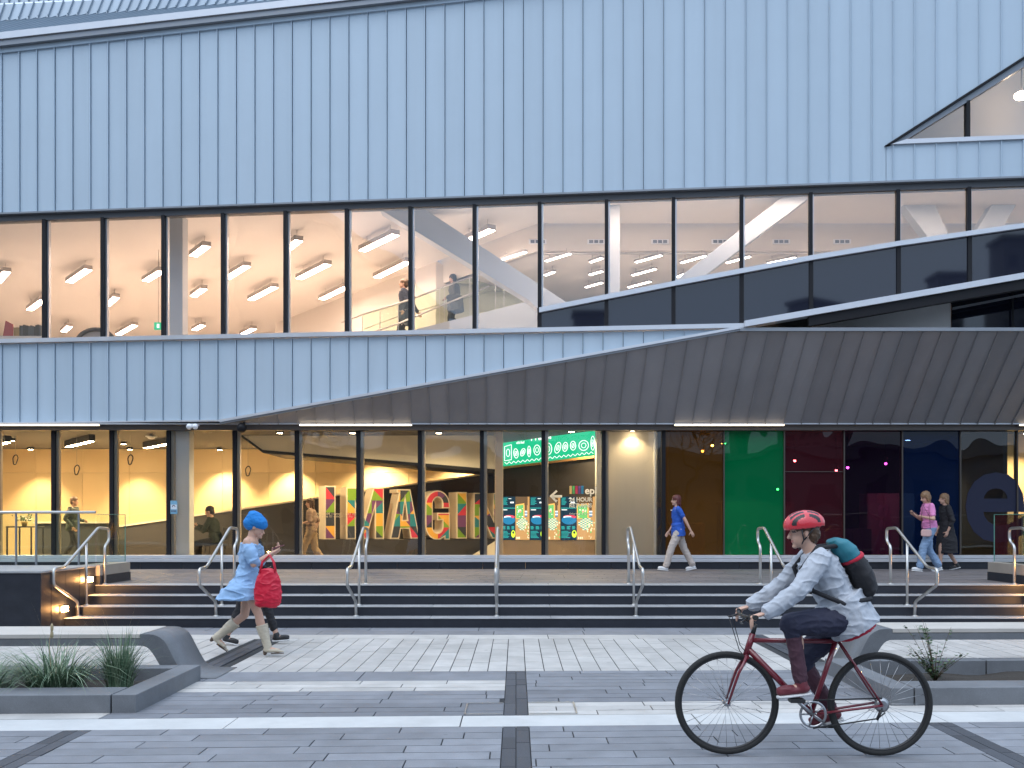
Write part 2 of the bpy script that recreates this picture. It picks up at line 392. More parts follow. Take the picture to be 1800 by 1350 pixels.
curb_m = mat('beige_stone', (.33,.29,.25), .6, var=.08, speck=.15)
def curb(x0, x1, lab):
    r = empty('stone_curb', ((x0+x1)/2, 15.4, .56), lab, 'curb')
    s = 1 if x0 > 0 else -1
    mb = MB(); mb.box((x0, 15.39, .56), (x1, 16.62, .70)); mb.build('base', granite, r)
    mb = MB(); mb.box((x0+.004, 15.394, .703), (x1-.004, 16.61, .87)); mb.build('cap', curb_m, r, bevel=.004)
curb(-7.0, -6.62, 'low beige stone curb under the end of the left glass balustrade')
curb(8.1, 8.5, 'low beige stone curb under the end of the right glass balustrade')
def balustrade(s, lab):
    x_e = -6.7 if s < 0 else 8.2
    r = empty('glass_balustrade', (x_e, 15.42, .87), lab, 'balustrade')
    ztop = 1.70
    xs = [x_e, x_e+s*.27, x_e+s*.95, x_e+s*1.27, x_e+s*2.6, x_e+s*3.9]
    for a, b in zip(xs[:-1], xs[1:]):
        mb = MB(); a2, b2 = min(a,b)+.01, max(a,b)-.01
        mb.face([(a2,15.42,.88),(b2,15.42,.88),(b2,15.42,ztop),(a2,15.42,ztop)]); mb.build('glass_panel', bal_gl, r)
    mb = MB(); mb.face([(x_e,15.45,.88),(x_e,16.58,.88),(x_e,16.58,ztop-.02),(x_e,15.45,ztop-.02)]); mb.build('glass_panel', bal_gl, r)
    edge = mat('glass_edge', (.12,.30,.26), .15, spec=.8)
    mb = MB(); mb.box((x_e-.006,16.575,.88),(x_e+.006,16.587,ztop-.02)); mb.box((x_e-.006,15.45,ztop-.022),(x_e+.006,16.58,ztop-.012)); mb.build('glass_edge', edge, r)
    for x in (xs[1], xs[2], xs[3], xs[4]):
        mb = MB(); mb.box((x-.012,15.405,.872),(x+.012,15.435,ztop)); mb.build('post', trim_grey, r)
    mb = MB(); mb.tube([(x_e,15.42,ztop+.015),(x_e+s*3.9,15.42,ztop+.015)], .022, 10); mb.build('top_rail', steel, r)
balustrade(-1, 'glass balustrade with steel rail above the left granite wall')
balustrade(1, 'green tinted glass balustrade at the far right of the terrace')

# ---- handrails -----------------------------------------------------------------------------------
def handrail(x, lab):
    r = empty('handrail', (x, 15.5, .56), lab, 'handrail', 'steel handrails on the steps')
    prof = [(15.52,.57),(15.52,1.17),(15.68,1.25),(15.68,1.452),(15.28,1.468),(14.13,.905),(13.80,.892),(13.80,.665),(14.56,.36),(14.58,.15)]
    mb = MB(); mb.tube(fillet([(x, d, z) for d, z in prof], .07, 4), .0225, 12); mb.build('rail', steel, r)
    mb = MB(); mb.tube([(x,14.86,.285),(x,14.86,1.235)], .019, 12); mb.build('post', steel, r)
    for d, z in ((15.52,.56),(14.86,.28),(14.58,.14)):
        mb = MB(); mb.lathe([(.055,0),(.055,.008),(.03,.012),(.026,.02)], (x,d,z), n=18); mb.build('base_plate', steel, r)
for x, l in zip((-6.60,-4.52,-2.41,-.29,1.81,3.92,6.01,8.0),
    ('steel handrail beside the left granite wall with the wall lights','steel handrail just behind the woman in the blue dress','steel handrail on the steps in front of the letter M',
     'steel handrail seen edge on in front of the patterned screens','steel handrail in front of the pale column panel, left of the blue shirt walker','steel handrail behind the cyclist in front of the green glass',
     'steel handrail in front of the woman in the pink top','steel handrail at the right end of the steps by the glass balustrade')): handrail(x, l)

# ---- benches and planters ------------------------------------------------------------------------------
conc = mat('grey_concrete', (.155,.165,.18), .6, var=.08, scale=5, speck=.28, spscale=170, bump=.05, bscale=90, dirt=.25, dscale=2)
plank = mat('pale_bench_plank', (.50,.47,.43), .6, var=.07, scale=14, stretch=(.15,2,2), dirt=.15)
def sh(x, d, z): return V((x, warp(x, d), z))
def bench(s, d0, d1, xi, lab):
    """xi: inner end of the planks; s=-1 runs left, +1 runs right"""
    r = empty('bench', (xi+s*2, d0, 0), lab, 'bench')
    def X(u): return xi - s*u              # u runs from the planks towards the middle of the square
    out = [(-6.0,.415),(.12,.415),(.20,.405),(.27,.375),(.32,.325),(.47,.10),(.54,.03),(.66,.008),(.95,.006)]
    up = [(0,.45),(.20,.45),(.30,.432),(.38,.39),(.43,.335),(.565,.10),(.62,.045),(.70,.018),(.80,.010),(1.0,.008)]
    lo = [(-6,.335),(-.06,.335),(.02,.325),(.08,.29),(.25,.02),(.26,-.005),(1.0,-.005)]
    top = [(-6,.405),(-.004,.405),(0,.45)]+up[1:]
    # body as strips between the upper and lower lines, one slice at a time
    mb = MB()
    def at(line, k, n):
        # resample by arc length
        L_ = [0]
        for a, b in zip(line, line[1:]): L_.append(L_[-1]+math.hypot(b[0]-a[0], b[1]-a[1]))
        t = L_[-1]*k/n
        for i in range(len(line)-1):
            if t <= L_[i+1]+1e-9:
                f = (t-L_[i])/max(1e-9, L_[i+1]-L_[i]); return (line[i][0]+(line[i+1][0]-line[i][0])*f, line[i][1]+(line[i+1][1]-line[i][1])*f)
        return line[-1]
    U = [(0,.45),(.14,.45)]; Lw = [(0,.335),(.02,.333)]
    upc = [(.0,.45),(.08,.45),(.14,.443),(.19,.42),(.235,.385),(.265,.34),(.315,.24),(.37,.135),(.41,.07),(.455,.032),(.52,.014),(.62,.009),(.75,.007)]
    loc = [(.0,.335),(-.0+.03,.333),(.06,.322),(.09,.30),(.12,.262),(.15,.215),(.19,.145),(.23,.07),(.26,.01),(.28,-.004),(.4,-.004),(.6,-.004),(.75,-.004)]
    mb.prism([sh(X(-6),d0,.335),sh(X(0),d0,.335),sh(X(0),d0,.405),sh(X(-6),d0,.405)], sh(0,d1,0)-sh(0,d0,0))
    for i in range(len(upc)-1):
        a, b, c_, e = upc[i], upc[i+1], loc[i+1], loc[i]
        for (p, q) in ((a,b),(e,c_)):
            pts = [sh(X(p[0]),d0,p[1]),sh(X(q[0]),d0,q[1]),sh(X(q[0]),d1,q[1]),sh(X(p[0]),d1,p[1])]
            if p == a: pts = pts if s < 0 else pts[::-1]
            else: pts = pts[::-1] if s < 0 else pts
            mb.face(pts, smooth=True)
        for d in (d0, d1): mb.face([sh(X(a[0]),d,a[1]),sh(X(b[0]),d,b[1]),sh(X(c_[0]),d,c_[1]),sh(X(e[0]),d,e[1])])
    mb.face([sh(X(0),d0,.335),sh(X(0),d1,.335),sh(X(0),d1,.45),sh(X(0),d0,.45)])
    o = mb.build('frame', conc, r)
    me = o.data; bm = bmesh.new(); bm.from_mesh(me); bmesh.ops.remove_doubles(bm, verts=bm.verts, dist=1e-4); bmesh.ops.recalc_face_normals(bm, faces=bm.faces); bm.to_mesh(me); bm.free()
    n = 6; wd = (d1-d0)/n
    for k in range(n):
        q = MB(); a, b = d0+k*wd+.003, d0+(k+1)*wd-.003
        q.prism([sh(X(-6),a,.41),sh(X(.006-.012),a,.41),sh(X(-.006),b,.41),sh(X(-6),b,.41)], (0,0,.042)); q.build('plank', plank, r, bevel=.003)
bench(-1, 9.78, 10.5, -3.76, 'long concrete bench with pale slats and curved end, left of the square')
bench(1, 10.05, 10.7, 3.95, 'long concrete bench with pale slats behind the cyclist on the right')
soil_m = mat('soil', (.035,.028,.022), .95, var=.3, scale=30, bump=.8, bscale=40)
def planter(s, xi, d0, d1, joint, lab):
    r = empty('planter', (xi+s*1.5, d0, 0), lab, 'planter')
    xo = 11.5*s
    def blk(name, xa, xb, da, db, z0, z1):
        mb = MB(); a, b = min(xa,xb), max(xa,xb)
        mb.prism([sh(a,da,z0),sh(b,da,z0),sh(b,db,z0),sh(a,db,z0)], (0,0,z1-z0)); return mb.build(name, conc, r, bevel=.006)
    blk('curb_block', xi, xi+s*.2, d0, d1, -.01, .152)
    blk('curb_block', xi+s*.212, xo, d0, d0+.36, -.01, .152)
    q = xi+s*.204
    blk('curb_block', q, joint-s*.006, d1-.2, d1, -.01, .152); blk('curb_block', joint+s*.006, xo, d1-.2, d1, -.01, .152)
    mb = MB(); n = 60; a, b = xi+s*.2, xo
    for i in range(n):
        for j in range(8):
            def pt(i_, j_):
                x = a+(b-a)*i_/n; d = d0+.34+(d1-.18-d0-.34)*j_/8
                return sh(x, d, .03+.05*noise.noise(V((x*2.3, d*2.3, 1))))
            mb.face([pt(i,j),pt(i+1,j),pt(i+1,j+1),pt(i,j+1)], smooth=True)
    mb.build('soil', soil_m, r)
planter(-1, -3.14, 8.12, 9.72, -7.0, 'low dark concrete planter with ornamental grass at the left')
planter(1, 3.22, 8.18, 10.0, 4.83, 'low dark concrete planter with a leafy shrub at the right')

leaf_g = mat('grass_blade', (.085,.15,.085), .5, var=.18, scale=9); leaf_p = mat('pale_grass_blade', (.20,.27,.17), .5, var=.15, scale=9)
dry = mat('dry_stalk', (.36,.29,.17), .7, var=.1)
def blade(mb, p, az, h, lean, w, m, droop=1.0):
    d = V((math.cos(az), math.sin(az), 0)); sd_ = V((-d.y, d.x, 0)); n = 6; pts = []
    for i in range(n+1):
        t = i/n; r_ = lean*(t**1.6)*h; z = h*(t - droop*.45*lean*t**3)
        pts.append((p+d*r_+V((0,0,max(z,.004))), w*(1-t)**.7))
    for (a, wa), (b, wb) in zip(pts, pts[1:]):
        tw = sd_*1.0
        mb.face([a-tw*wa, a+tw*wa, b+tw*wb+V((0,0,.0005)), b-tw*wb+V((0,0,.0005))], m, smooth=True)
def clump(x, d, n, h, spread, lab, lean, sdev, name='grass_clump'):
    mb = MB(); c = V((x, warp(x,d), .05)); rr = random.Random(int(x*100))
    for i in range(n):
        a = rr.uniform(0, 2*PI); q = rr.random()**.6*spread
        hh = h*rr.uniform(.45, 1.05); ln = max(.08, rr.gauss(lean, sdev))
        blade(mb, c+V((math.cos(a)*q, math.sin(a)*q, 0)), a+rr.uniform(-.7,.7), hh, ln, rr.uniform(.004,.008), 0 if rr.random() < .6 else 1, rr.uniform(.6,1.4))
    for i in range(10):
        a = rr.uniform(0, 2*PI); blade(mb, c, a, h*rr.uniform(1.1,1.5), rr.uniform(.25,.8), .0013, 2, .3)
    o = mb.build(name, [leaf_g, leaf_p, dry]); tag(o, lab, 'ornamental grass', 'ornamental grasses in the planter')
clump(-4.15, 8.85, 440, .60, .22, 'wide arching grass clump in the left planter, between the two others', 1.0, .35)
clump(-3.62, 8.95, 330, .60, .11, 'upright dark green grass tuft nearest the planter corner', .35, .25)
clump(-4.75, 8.75, 300, .46, .26, 'low spreading grass clump at the left edge of view', 1.2, .4)
mb = MB(); p0 = V((-4.1, warp(-4.1,8.7), .05)); mb.tube([p0, p0+V((-.03,0,.45)), p0+V((-.005,0,.62))], .0035, 6); mb.lathe([(.004,0),(.013,.01),(.013,.05),(.006,.06),(.013,.07),(.013,.11),(.004,.13)], p0+V((-.005,0,.50)), n=10)
tag(mb.build('dry_seed_stalk', dry), 'thin dry seed stalk standing above the left grass', 'stalk')
# shrub
leaf_s = mat('shrub_leaf', (.04,.085,.035), .45, var=.2, scale=12); leaf_s2 = mat('shrub_leaf_pale', (.10,.16,.07), .45, var=.2, scale=12); twig = mat('shrub_twig', (.12,.08,.05), .7)
sx, sdp = 4.02, 9.15; sp = V((sx, warp(sx,sdp), .04))
r = empty('shrub', sp, 'small leafy shrub with upright twigs in the right planter', 'shrub')
st = MB(); lf = MB(); rr = random.Random(5)
for i in range(26):
    a = rr.uniform(0, 2*PI); hh = rr.uniform(.2,.34) if i > 7 else rr.uniform(.42,.60); ln = rr.uniform(.15,.5) if i < 8 else rr.uniform(.5,1.1)
    pts = [sp+V((math.cos(a)*ln*hh*t**1.3, math.sin(a)*ln*hh*t**1.3, hh*t)) for t in (0,.25,.5,.75,1)]
    st.tube(pts, .004, 5, r1=.0015)
    nl = int(hh*62)
    for k in range(nl):
        t = rr.uniform(.15,1); j = min(3, int(t*4)); p = pts[j].lerp(pts[j+1], t*4-j)
        az = rr.uniform(0, 2*PI); L_ = rr.uniform(.022,.042); u = V((math.cos(az), math.sin(az), rr.uniform(-.2,.7))).normalized(); v_ = u.cross(V((rr.uniform(-.3,.3),rr.uniform(-.3,.3),1))).normalized()*L_*.36
        q = p+u*.008
        lf.face([q, q+u*L_*.35+v_, q+u*L_*.75+v_*.8, q+u*L_, q+u*L_*.75-v_*.8, q+u*L_*.35-v_], 0 if rr.random() < .7 else 1)
st.build('stem', twig, r); lf.build('foliage', [leaf_s, leaf_s2], r)
leafm = mat('fallen_leaf', (.35,.17,.04), .6)
mb = MB(); q = V((4.75, warp(4.75,8.75), .085)); mb.face([q, q+V((.03,.012,.01)), q+V((.06,.0,.004)), q+V((.035,-.018,.012))]); mb.face([q+V((.02,.02,.0)), q+V((.05,.03,.015)), q+V((.075,.02,.0)), q+V((.05,.008,.006))]); tag(mb.build('fallen_leaf', leafm), 'curled orange leaf lying in the right planter', 'leaf')
# ======================= THE LIBRARY =========================================================
lib = empty('library_building', (0,20,0), 'metal clad library with a long glowing upstairs window band and glazed ground floor', 'building')
def sxp(i): return (3.7+30.78*i)/(1-.002072*i)
def lin(pts):
    def f(x):
        if x <= pts[0][0]: a, b = pts[0], pts[1]
        elif x >= pts[-1][0]: a, b = pts[-2], pts[-1]
        else:
            for a, b in zip(pts, pts[1:]):
                if a[0] <= x <= b[0]: break
        return a[1]+(b[1]-a[1])*(x-a[0])/(b[0]-a[0])
    return f
def cladding(name, i0, i1, yt, yb, kinks, m, xlo=-1e9, xhi=1e9, t=.08):
    mb = MB()
    for i in range(i0, i1):
        xa, xb = max(sxp(i), xlo), min(sxp(i+1), xhi)
        if xb-xa < .5: continue
        xs = [xa]+sorted(k for k in kinks if xa+.3 < k < xb-.3)+[xb]
        tn = .5*(1+RD.uniform(-.012,.012)*2); o1 = RD.uniform(-.002,.002)
        for a, b in zip(xs, xs[1:]):
            if yb(a+.01)-yt(a) < .3 and yb(b-.01)-yt(b) < .3: continue
            g_ = FU*.017 if a == xa and xa > xlo else FU*0           # groove added beside each standing seam to draw its shade line
            mb.prism([FP(a,yt(a))+g_,FP(b,yt(b)),FP(b,max(yb(b-.01),yt(b)+.1),o1),FP(a,max(yb(a+.01),yt(a)+.1),o1)+g_], -FN*t, 0, tn)
            mb.face([FP(a,yt(a),-t-.004),FP(b,yt(b),-t-.004),FP(b,max(yb(b-.01),yt(b)+.1),-t-.004),FP(a,max(yb(a+.01),yt(a)+.1),-t-.004)], 1)  # backing added so room light doesn't leak out through the grooves
    for i in range(i0, i1+1):
        x = sxp(i)
        if x < xlo+2 or x > xhi-2 or yb(x)-yt(x) < 2: continue
        a = FP(x, yt(x)); b = FP(x, yb(x))
        mb.prism([a-FU*.006-FN*.005, a+FU*.006-FN*.005, b+FU*.006-FN*.005, b-FU*.006-FN*.005], FN*.04, 0, .5)
    return mb.build(name, [m, black], lib)
roofl = lambda x: 94-.1117*x
HEADZ, GLZ, SILZ, SILB = 8.10, 7.95, 5.42, 5.335
diag = lambda x: 257-.642*(x-1557)
cladding('upper_cladding', -8, 60, roofl, lambda x: fy(x,HEADZ) if x < 1557 else diag(x), [1557], zinc)
low_t = lin([(1557,258.5),(1571,254.4),(1800,245.6)])
cladding('cladding_under_triangle_window', 44, 60, low_t, lambda x: fy(x,HEADZ), [1571], zinc, xlo=1558)
dl = lambda x: 738-.1797*(x-389)
BOTZ = 3.665
cladding('lower_cladding', -8, 43, lambda x: fy(x,SILB-.012), lambda x: min(fy(x,BOTZ), dl(x)), [389], zinc, xhi=1299)

def strip(name, pts, off, th, m, bevel=0):
    """a flat bar on the facade: photo outline, set OFF proud and TH thick"""
    mb = MB(); mb.prism([FP(x,y,off) for x, y in pts], -FN*th); return mb.build(name, m, lib, bevel=bevel)
def zstrip(name, xa, xb, z0, z1, off, th, m):
    mb = MB(); mb.prism([FZ(xa,z0,off),FZ(xb,z0,off),FZ(xb,z1,off),FZ(xa,z1,off)], -FN*th); return mb.build(name, m, lib)
XL, XR = -238, 2110
strip('roof_trim', [(XL,roofl(XL)-7),(XR,roofl(XR)-7),(XR,roofl(XR)+1),(XL,roofl(XL)+1)], .045, .12, zinc)
strip('roof_gutter', [(XL,roofl(XL)-17),(XR,roofl(XR)-17),(XR,roofl(XR)-7.3),(XL,roofl(XL)-7.3)], .14, .3, trim_grey)
strip('roof_edge_cap', [(XL,roofl(XL)-29),(XR,roofl(XR)-29),(XR,roofl(XR)-17.3),(XL,roofl(XL)-17.3)], .18, .4, trim)
def roofstrip(name, la, lb, da, db, step, lean, m):
    mb = MB(); x = -330
    while x < 900:
        a, b = x, x+step
        mb.face([P(a,la(a),fD(a)+da),P(b,la(b),fD(b)+da),P(b+lean,lb(b+lean),fD(b)+db),P(a+lean,lb(a+lean),fD(a)+db)], 0, .5*(1+RD.uniform(-.08,.08)))
        p = P(a,la(a),fD(a)+da); q = P(a+lean,lb(a+lean),fD(a)+db)
        mb.prism([p-FU*.01,p+FU*.01,q+FU*.01,q-FU*.01], FN*.03+V((0,0,.05)), 0, .42)
        x += step
    mb.build(name, m, lib)
L1 = lambda x: 38-.0735*x
roofstrip('roof_slope', lambda x: 66-.1033*x, L1, -.15, 2.6, 17.5, 140, zinc_roof)
roofstrip('roof_upstand', lambda x: L1(x)-1.5, lambda x: 8-.048*x, 2.55, 3.0, 17.3, 10, zinc_roof)
roofstrip('roof_upstand', lambda x: 6-.048*x, lambda x: -30-.02*x, 3.1, 3.6, 17.3, 10, zinc_roof)

# window head, sill, fascias
zstrip('window_head', XL, XR, GLZ, HEADZ-.03, -.05, .2, mat('dark_head', (.085,.09,.10), .5)); zstrip('head_drip', XL, XR, HEADZ-.028, HEADZ+.006, .05, .14, trim_grey)
zstrip('window_sill', XL, 1312, SILB, SILZ, .09, .24, trim)
sl_t = lin([(948,541.5),(1187,494.5),(1430,449),(1580,424.5),(1800,393),(2110,346)])
def poly_bar(name, fx, xs, h, off, th, m):
    mb = MB()
    for a, b in zip(xs, xs[1:]): mb.prism([FP(a,fx(a),off),FP(b,fx(b),off),FP(b,fx(b)+h,off),FP(a,fx(a)+h,off)], -FN*th)
    return mb.build(name, m, lib)
poly_bar('sloping_sill', sl_t, [948,1187,1430,1580,1800,2110], 8.5, .06, .18, trim)
fa = lin([(1307,566.5),(1800,481.5),(2110,428)])
poly_bar('bay_fascia', fa, [1307,1800,2110], 10.5, .16, .3, trim)
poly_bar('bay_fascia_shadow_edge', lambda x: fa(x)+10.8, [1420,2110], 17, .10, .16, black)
poly_bar('diagonal_trim', lambda x: dl(x)+.3, [389,700,1306], 4.6, .10, .2, trim); poly_bar('diagonal_trim_lip', lambda x: dl(x)+5.1, [389,700,1306], 3.2, .07, .16, trim_grey)
zstrip('lower_drip', XL, 392, BOTZ-.035, BOTZ-.004, .05, .15, trim)
# recess under the bay at the right
REC = 1.15
def RP(px, py, back=REC):                              # a point on a plane BACK metres behind the facade
    FBk = FB+back; D = FBk/(1+FA*(px-CX)/F); return P(px, py, D)
mb = MB(); a, b = FP(1330,fa(1330)+10.5,.1), FP(2110,fa(2110)+10.5,.1); mb.prism([a, b, b-FN*(REC+.3), a-FN*(REC+.3)], (0,0,.06)); mb.build('bay_soffit', black, lib)
wp = mat('white_boarding', (.86,.86,.86), .6, var=.03)
mb = MB(); mb.prism([RP(1370,640),RP(1671,640),RP(1671,528),RP(1370,586)], -FN*.1); mb.build('recess_wall', wp, lib)
mb = MB(); mb.face([RP(1672,640),RP(2110,640),RP(2110,430),RP(1672,520)]); o = mb.build('window', dark_gl, lib); tag(o, 'dark glass in the recess under the bay at the right')
for x in (1780, 1900):
    mb = MB(); mb.prism([RP(x-1.5,640,REC-.06),RP(x+1.5,640,REC-.06),RP(x+1.5,505,REC-.06),RP(x-1.5,505,REC-.06)], FN*.02); mb.build('mullion', black, lib)
mb = MB(); mb.prism([RP(1674,541,.9),RP(1900,497,.9),RP(1900,501,.9),RP(1674,545,.9)], FN*.04); mb.build('recess_light_slot', trim_grey, lib)

# dark sloping soffit over the ground floor
SD = 20.2
b2t = lin([(389,389),(614,611),(716.7,713.7),(785,782),(851,851),(917.6,921),(985.4,993),(1052,1066),(1118.7,1138),(1184,1209),(1282.6,1317.8),(1381.5,1424.6),(1479.7,1528),(1576.8,1634.7),(1672.6,1735),(1800,1890),(2000,2140)])
ty = lambda x: dl(x)+8 if x < 1307 else 583
mb = MB(); bx = [389+ (33.5-.00065*k*k)*k for k in range(0, 49)]
prev = None
for a, b in zip(bx, bx[1:]):
    A, B, D_, E = P(a,744.5,SD), P(b,744.5,SD), FP(b2t(b),ty(b2t(b)),.02), FP(b2t(a),ty(b2t(a)),.02)
    if abs(a-389) < 1: E = A+V((0,0,.01))
    t = .5*(1+RD.uniform(-.05,.05)*2)
    mb.face([A,B,D_,E], 0, t)
    n_ = (B-A).cross(E-B if a < 390 else E-A).normalized()
    if n_.y > 0: n_ = -n_
    w_ = (B-A).normalized()*.006
    mb.prism([A-w_,A+w_,E+w_,E-w_], n_*.035, 0, .5)
mb.build('sloping_soffit', zinc_dark, lib)
mb = MB(); a, b = FP(1300,577.5,.1), FP(2110,577.5,.1); a2, b2 = FP(1300,583.5,.1), FP(2110,583.5,.1)
mb.prism([a,b,b2,a2], -FN*.5); mb.build('soffit_cap', trim_grey, lib)
# head of the ground floor
mb = MB(); mb.box((-16,SD-.02,3.585),(14,SD+.35,3.61)); mb.build('soffit_lip', trim, lib)
mb = MB(); mb.box((-16,SD+.10,3.475),(14,SD+.36,3.583)); mb.build('head_panel', bronze, lib)
l_ext = emis('strip_lamp', (1,.80,.55), 4)
for (xa, xb, lab) in ((-150,175,'long warm strip light over the shop front at the far left'),(525,725,'warm strip light over the shop front above the large letters'),(1185,1380,'warm strip light over the amber and green glass'),(1792,1990,'warm strip light over the shop front at the right edge')):
    p, q = P(xa,746,SD-.03), P(xb,746,SD-.03); r = empty('strip_light', (p.x,SD-.03,3.56), lab, 'strip light', 'strip lights under the soffit')
    mb = MB(); mb.box((p.x,SD-.006,3.553),(q.x,SD+.05,3.583)); mb.build('housing', trim_grey, r)
    mb = MB(); mb.box((p.x+.02,SD-.03,3.558),(q.x-.02,SD-.008,3.58)); mb.build('diffuser', l_ext, r)

# upper windows
UM = [-232,-127,-26,75,178,285,390,500,608,720,833,948,1066,1184,1304,1426,1580,1705,1835,1965,2105]
for k, (a, b) in enumerate(zip(UM, UM[1:])):
    bot = (lambda x: fy(x,SILZ)) if a < 948 else sl_t
    mb = MB(); ps = [FZ(a,GLZ+.02,-.10), FZ(b,GLZ+.02,-.10), FP(b,bot(b)+1,-.10), FP(a,bot(a)+1,-.10)]
    mb.face(ps); o = mb.build('window', clear, lib)
    z0 = SILZ-.01
    def zz(px, py): return EH+(CY-py)*fD(px)/F
    zb = SILZ if b <= 948 else zz(b, sl_t(b))
    mb = MB(); p0, p1 = FZ(b,zb,-.02), FZ(b,GLZ+.01,-.02)
    mb.prism([p0-FU*.034,p0+FU*.034,p1+FU*.034,p1-FU*.034], -FN*.11); mb.build('mullion', black, o).location = (0,0,0)
    mb = MB(); mb.prism([p0+FU*.036-FN*.09,p0+FU*.07-FN*.09,p1+FU*.07-FN*.09,p1+FU*.036-FN*.09], -FN*.08); mb.build('mullion_return', trim, o)
for k, (a, b) in enumerate(zip(UM, UM[1:])):
    if a < 948: continue
    bt = lambda x: fy(x,SILZ) if x < 1307 else fa(x)
    xs = [a+1.5]+([1307] if a < 1307 < b else [])+[b-1.5]
    mb = MB(); mb.prism([FP(x,sl_t(x)+8,-.03) for x in xs]+[FP(x,bt(x)+.5,-.03) for x in xs[::-1]], -FN*.03); o = mb.build('spandrel_window', dark_gl, lib)
    zb = EH+(CY-bt(b))*fD(b)/F; zt = EH+(CY-sl_t(b)-8)*fD(b)/F
    mb = MB(); p0, p1 = FZ(b,zb,.005), FZ(b,zt,.005); mb.prism([p0-FU*.038,p0+FU*.038,p1+FU*.038,p1-FU*.038], -FN*.1); mb.build('mullion', black, o)
mb = MB(); p0, p1 = FZ(948,SILZ,.0), FZ(948,EH+(CY-541)*fD(948)/F,.0); mb.prism([p0-FU*.04,p0+FU*.04,p1+FU*.04,p1-FU*.04], -FN*.1); mb.build('mullion', black, lib)
# triangular window
tw_b = lin([(1593,246),(1800,239),(2110,228)]); tw_t = lin([(1593,245.6),(1800,116.7),(2110,-76)])
mb = MB(); mb.face([FP(1593,246,-.1),FP(2110,tw_b(2110),-.1),FP(2110,tw_t(2110),-.1)]); o = mb.build('triangular_window', clear, lib)
p0, p1 = FP(1703,tw_b(1703),-.02), FP(1703,tw_t(1703)-2,-.02); mb = MB(); mb.prism([p0-FU*.035,p0+FU*.035,p1+FU*.035,p1-FU*.035], -FN*.14); mb.build('mullion', black, o)
strip('triangle_sill', [(1565,255),(2110,233),(2110,227),(1593,246)], .05, .2, trim)
strip('triangle_frame', [(1562,253.5),(2110,-96),(2110,-76),(1593,245.2)], -.02, .14, trim_grey)
strip('triangle_flashing', [(1554,258),(2110,-99),(2110,-95),(1566,254)], .06, .1, black)

# ground floor glass wall
GD = 20.5; GZ0, GZ1 = .85, 3.475
GX = [-212,-110,-8,95,197,297,413,522,630,738,847,955,1061,1166,1272,1378,1483,1585,1687,1787,1890,1990]
amber = glass('amber_glass', (.50,.27,.07), refl=.9, wave=.018, body=(.15,.065,.012), bodyfac=.45, wscale=.7)
green = glass('green_glass', (.02,.45,.13), refl=1.1, wave=.018, body=(.0,.24,.075), bodyfac=.55, wscale=.7)
maroon = glass('maroon_glass', (.33,.05,.08), refl=1.1, wave=.018, body=(.10,.015,.025), bodyfac=.4, wscale=.7)
purple = glass('purple_glass', (.16,.04,.15), refl=.7, wave=.018, body=(.014,.005,.02), bodyfac=.35, wscale=.7)
navy = glass('navy_glass', (.03,.07,.24), refl=.7, wave=.018, body=(.004,.018,.075), bodyfac=.45, wscale=.7)
smoke = glass('smoked_glass', (.50,.56,.56), refl=1.9, wave=.018, wscale=.7)
pane_m = {13:(amber,'amber tinted glass'),14:(green,'green tinted glass'),15:(maroon,'maroon tinted glass'),16:(purple,'dark purple tinted glass'),17:(navy,'navy tinted glass'),18:(smoke,'dark clear glass with a large letter e')}
for k, (a, b) in enumerate(zip(GX, GX[1:])):
    xa, xb = (a-CX)/F*GD, (b-CX)/F*GD
    m, lab = pane_m.get(k, (clear_g, None))
    mb = MB(); mb.face([(xa,GD,GZ0),(xb,GD,GZ0),(xb,GD,GZ1),(xa,GD,GZ1)]); o = mb.build('window', m, lib); tag(o, lab)
    w_ = .040 if k < 13 else .012
    mb = MB(); mb.box((xb-w_,GD-.05,GZ0),(xb+w_,GD+.10,GZ1)); mb.build('mullion', black if k < 13 else bronze, o)
    if k < 13: mb = MB(); mb.box((xb+w_+.002,GD+.012,GZ0),(xb+w_+.07,GD+.09,GZ1)); mb.build('mullion_return', mat('tan_return',(.42,.36,.30),.5), o)
mb = MB(); mb.box((3.14,GD-.03,2.62),(6.94,GD-.012,2.66)) if False else mb.box((5.70,GD-.03,2.605),(6.93,GD-.012,2.617)); mb.build('transom', bronze, lib)
mb = MB(); mb.box((-16,20.34,.78),(14,20.56,.845)); mb.build('shop_sill', trim, lib, bevel=.004)
mb = MB(); mb.box((-16,20.30,.705),(14,20.56,.772)); mb.build('shop_sill', trim, lib, bevel=.004)
mb = MB()
x = -16
while x < 14: mb.box((x+.002,20.33,.55),(x+.895,20.5,.702)); x += .9
mb.build('plinth', granite, lib)

# ---- ground floor rooms ----------------------------------------------------------------------
wood = mat('honey_wall_panel', (.66,.50,.28), .55, var=.04, scale=1.2, tint=True); TINTED.add('honey_wall_panel')
dkwall = mat('dark_charcoal_wall', (.035,.032,.032), .6, var=.1, speck=.1)
dkroom = mat('dark_room', (.05,.05,.055), .7)
ceil_d = mat('dark_ceiling', (.09,.085,.08), .8)
floor_g = mat('timber_floor', (.58,.48,.34), .4, var=.08, scale=3, stretch=(.3,3,1))
pale = mat('pale_plaster', (.74,.69,.58), .7, var=.01)
def room(name, a, b, m, par=lib): mb = MB(); mb.box(a, b); return mb.build(name, m, par)
room('interior_floor', (-16,20.6,.48), (14,29,.56), floor_g)
room('interior_ceiling', (-16,20.58,3.56), (14,29,3.70), ceil_d)
mb = MB(); x = -16.0
while x < 2.4: mb.box((x+.004,27.0,.56),(x+1.296,27.1,2.9), 0, .5*(1+RD.uniform(-.05,.05)*2)); mb.box((x+.004,27.0,2.906),(x+1.296,27.1,3.56), 0, .5*(1+RD.uniform(-.05,.05)*2)); x += 1.3
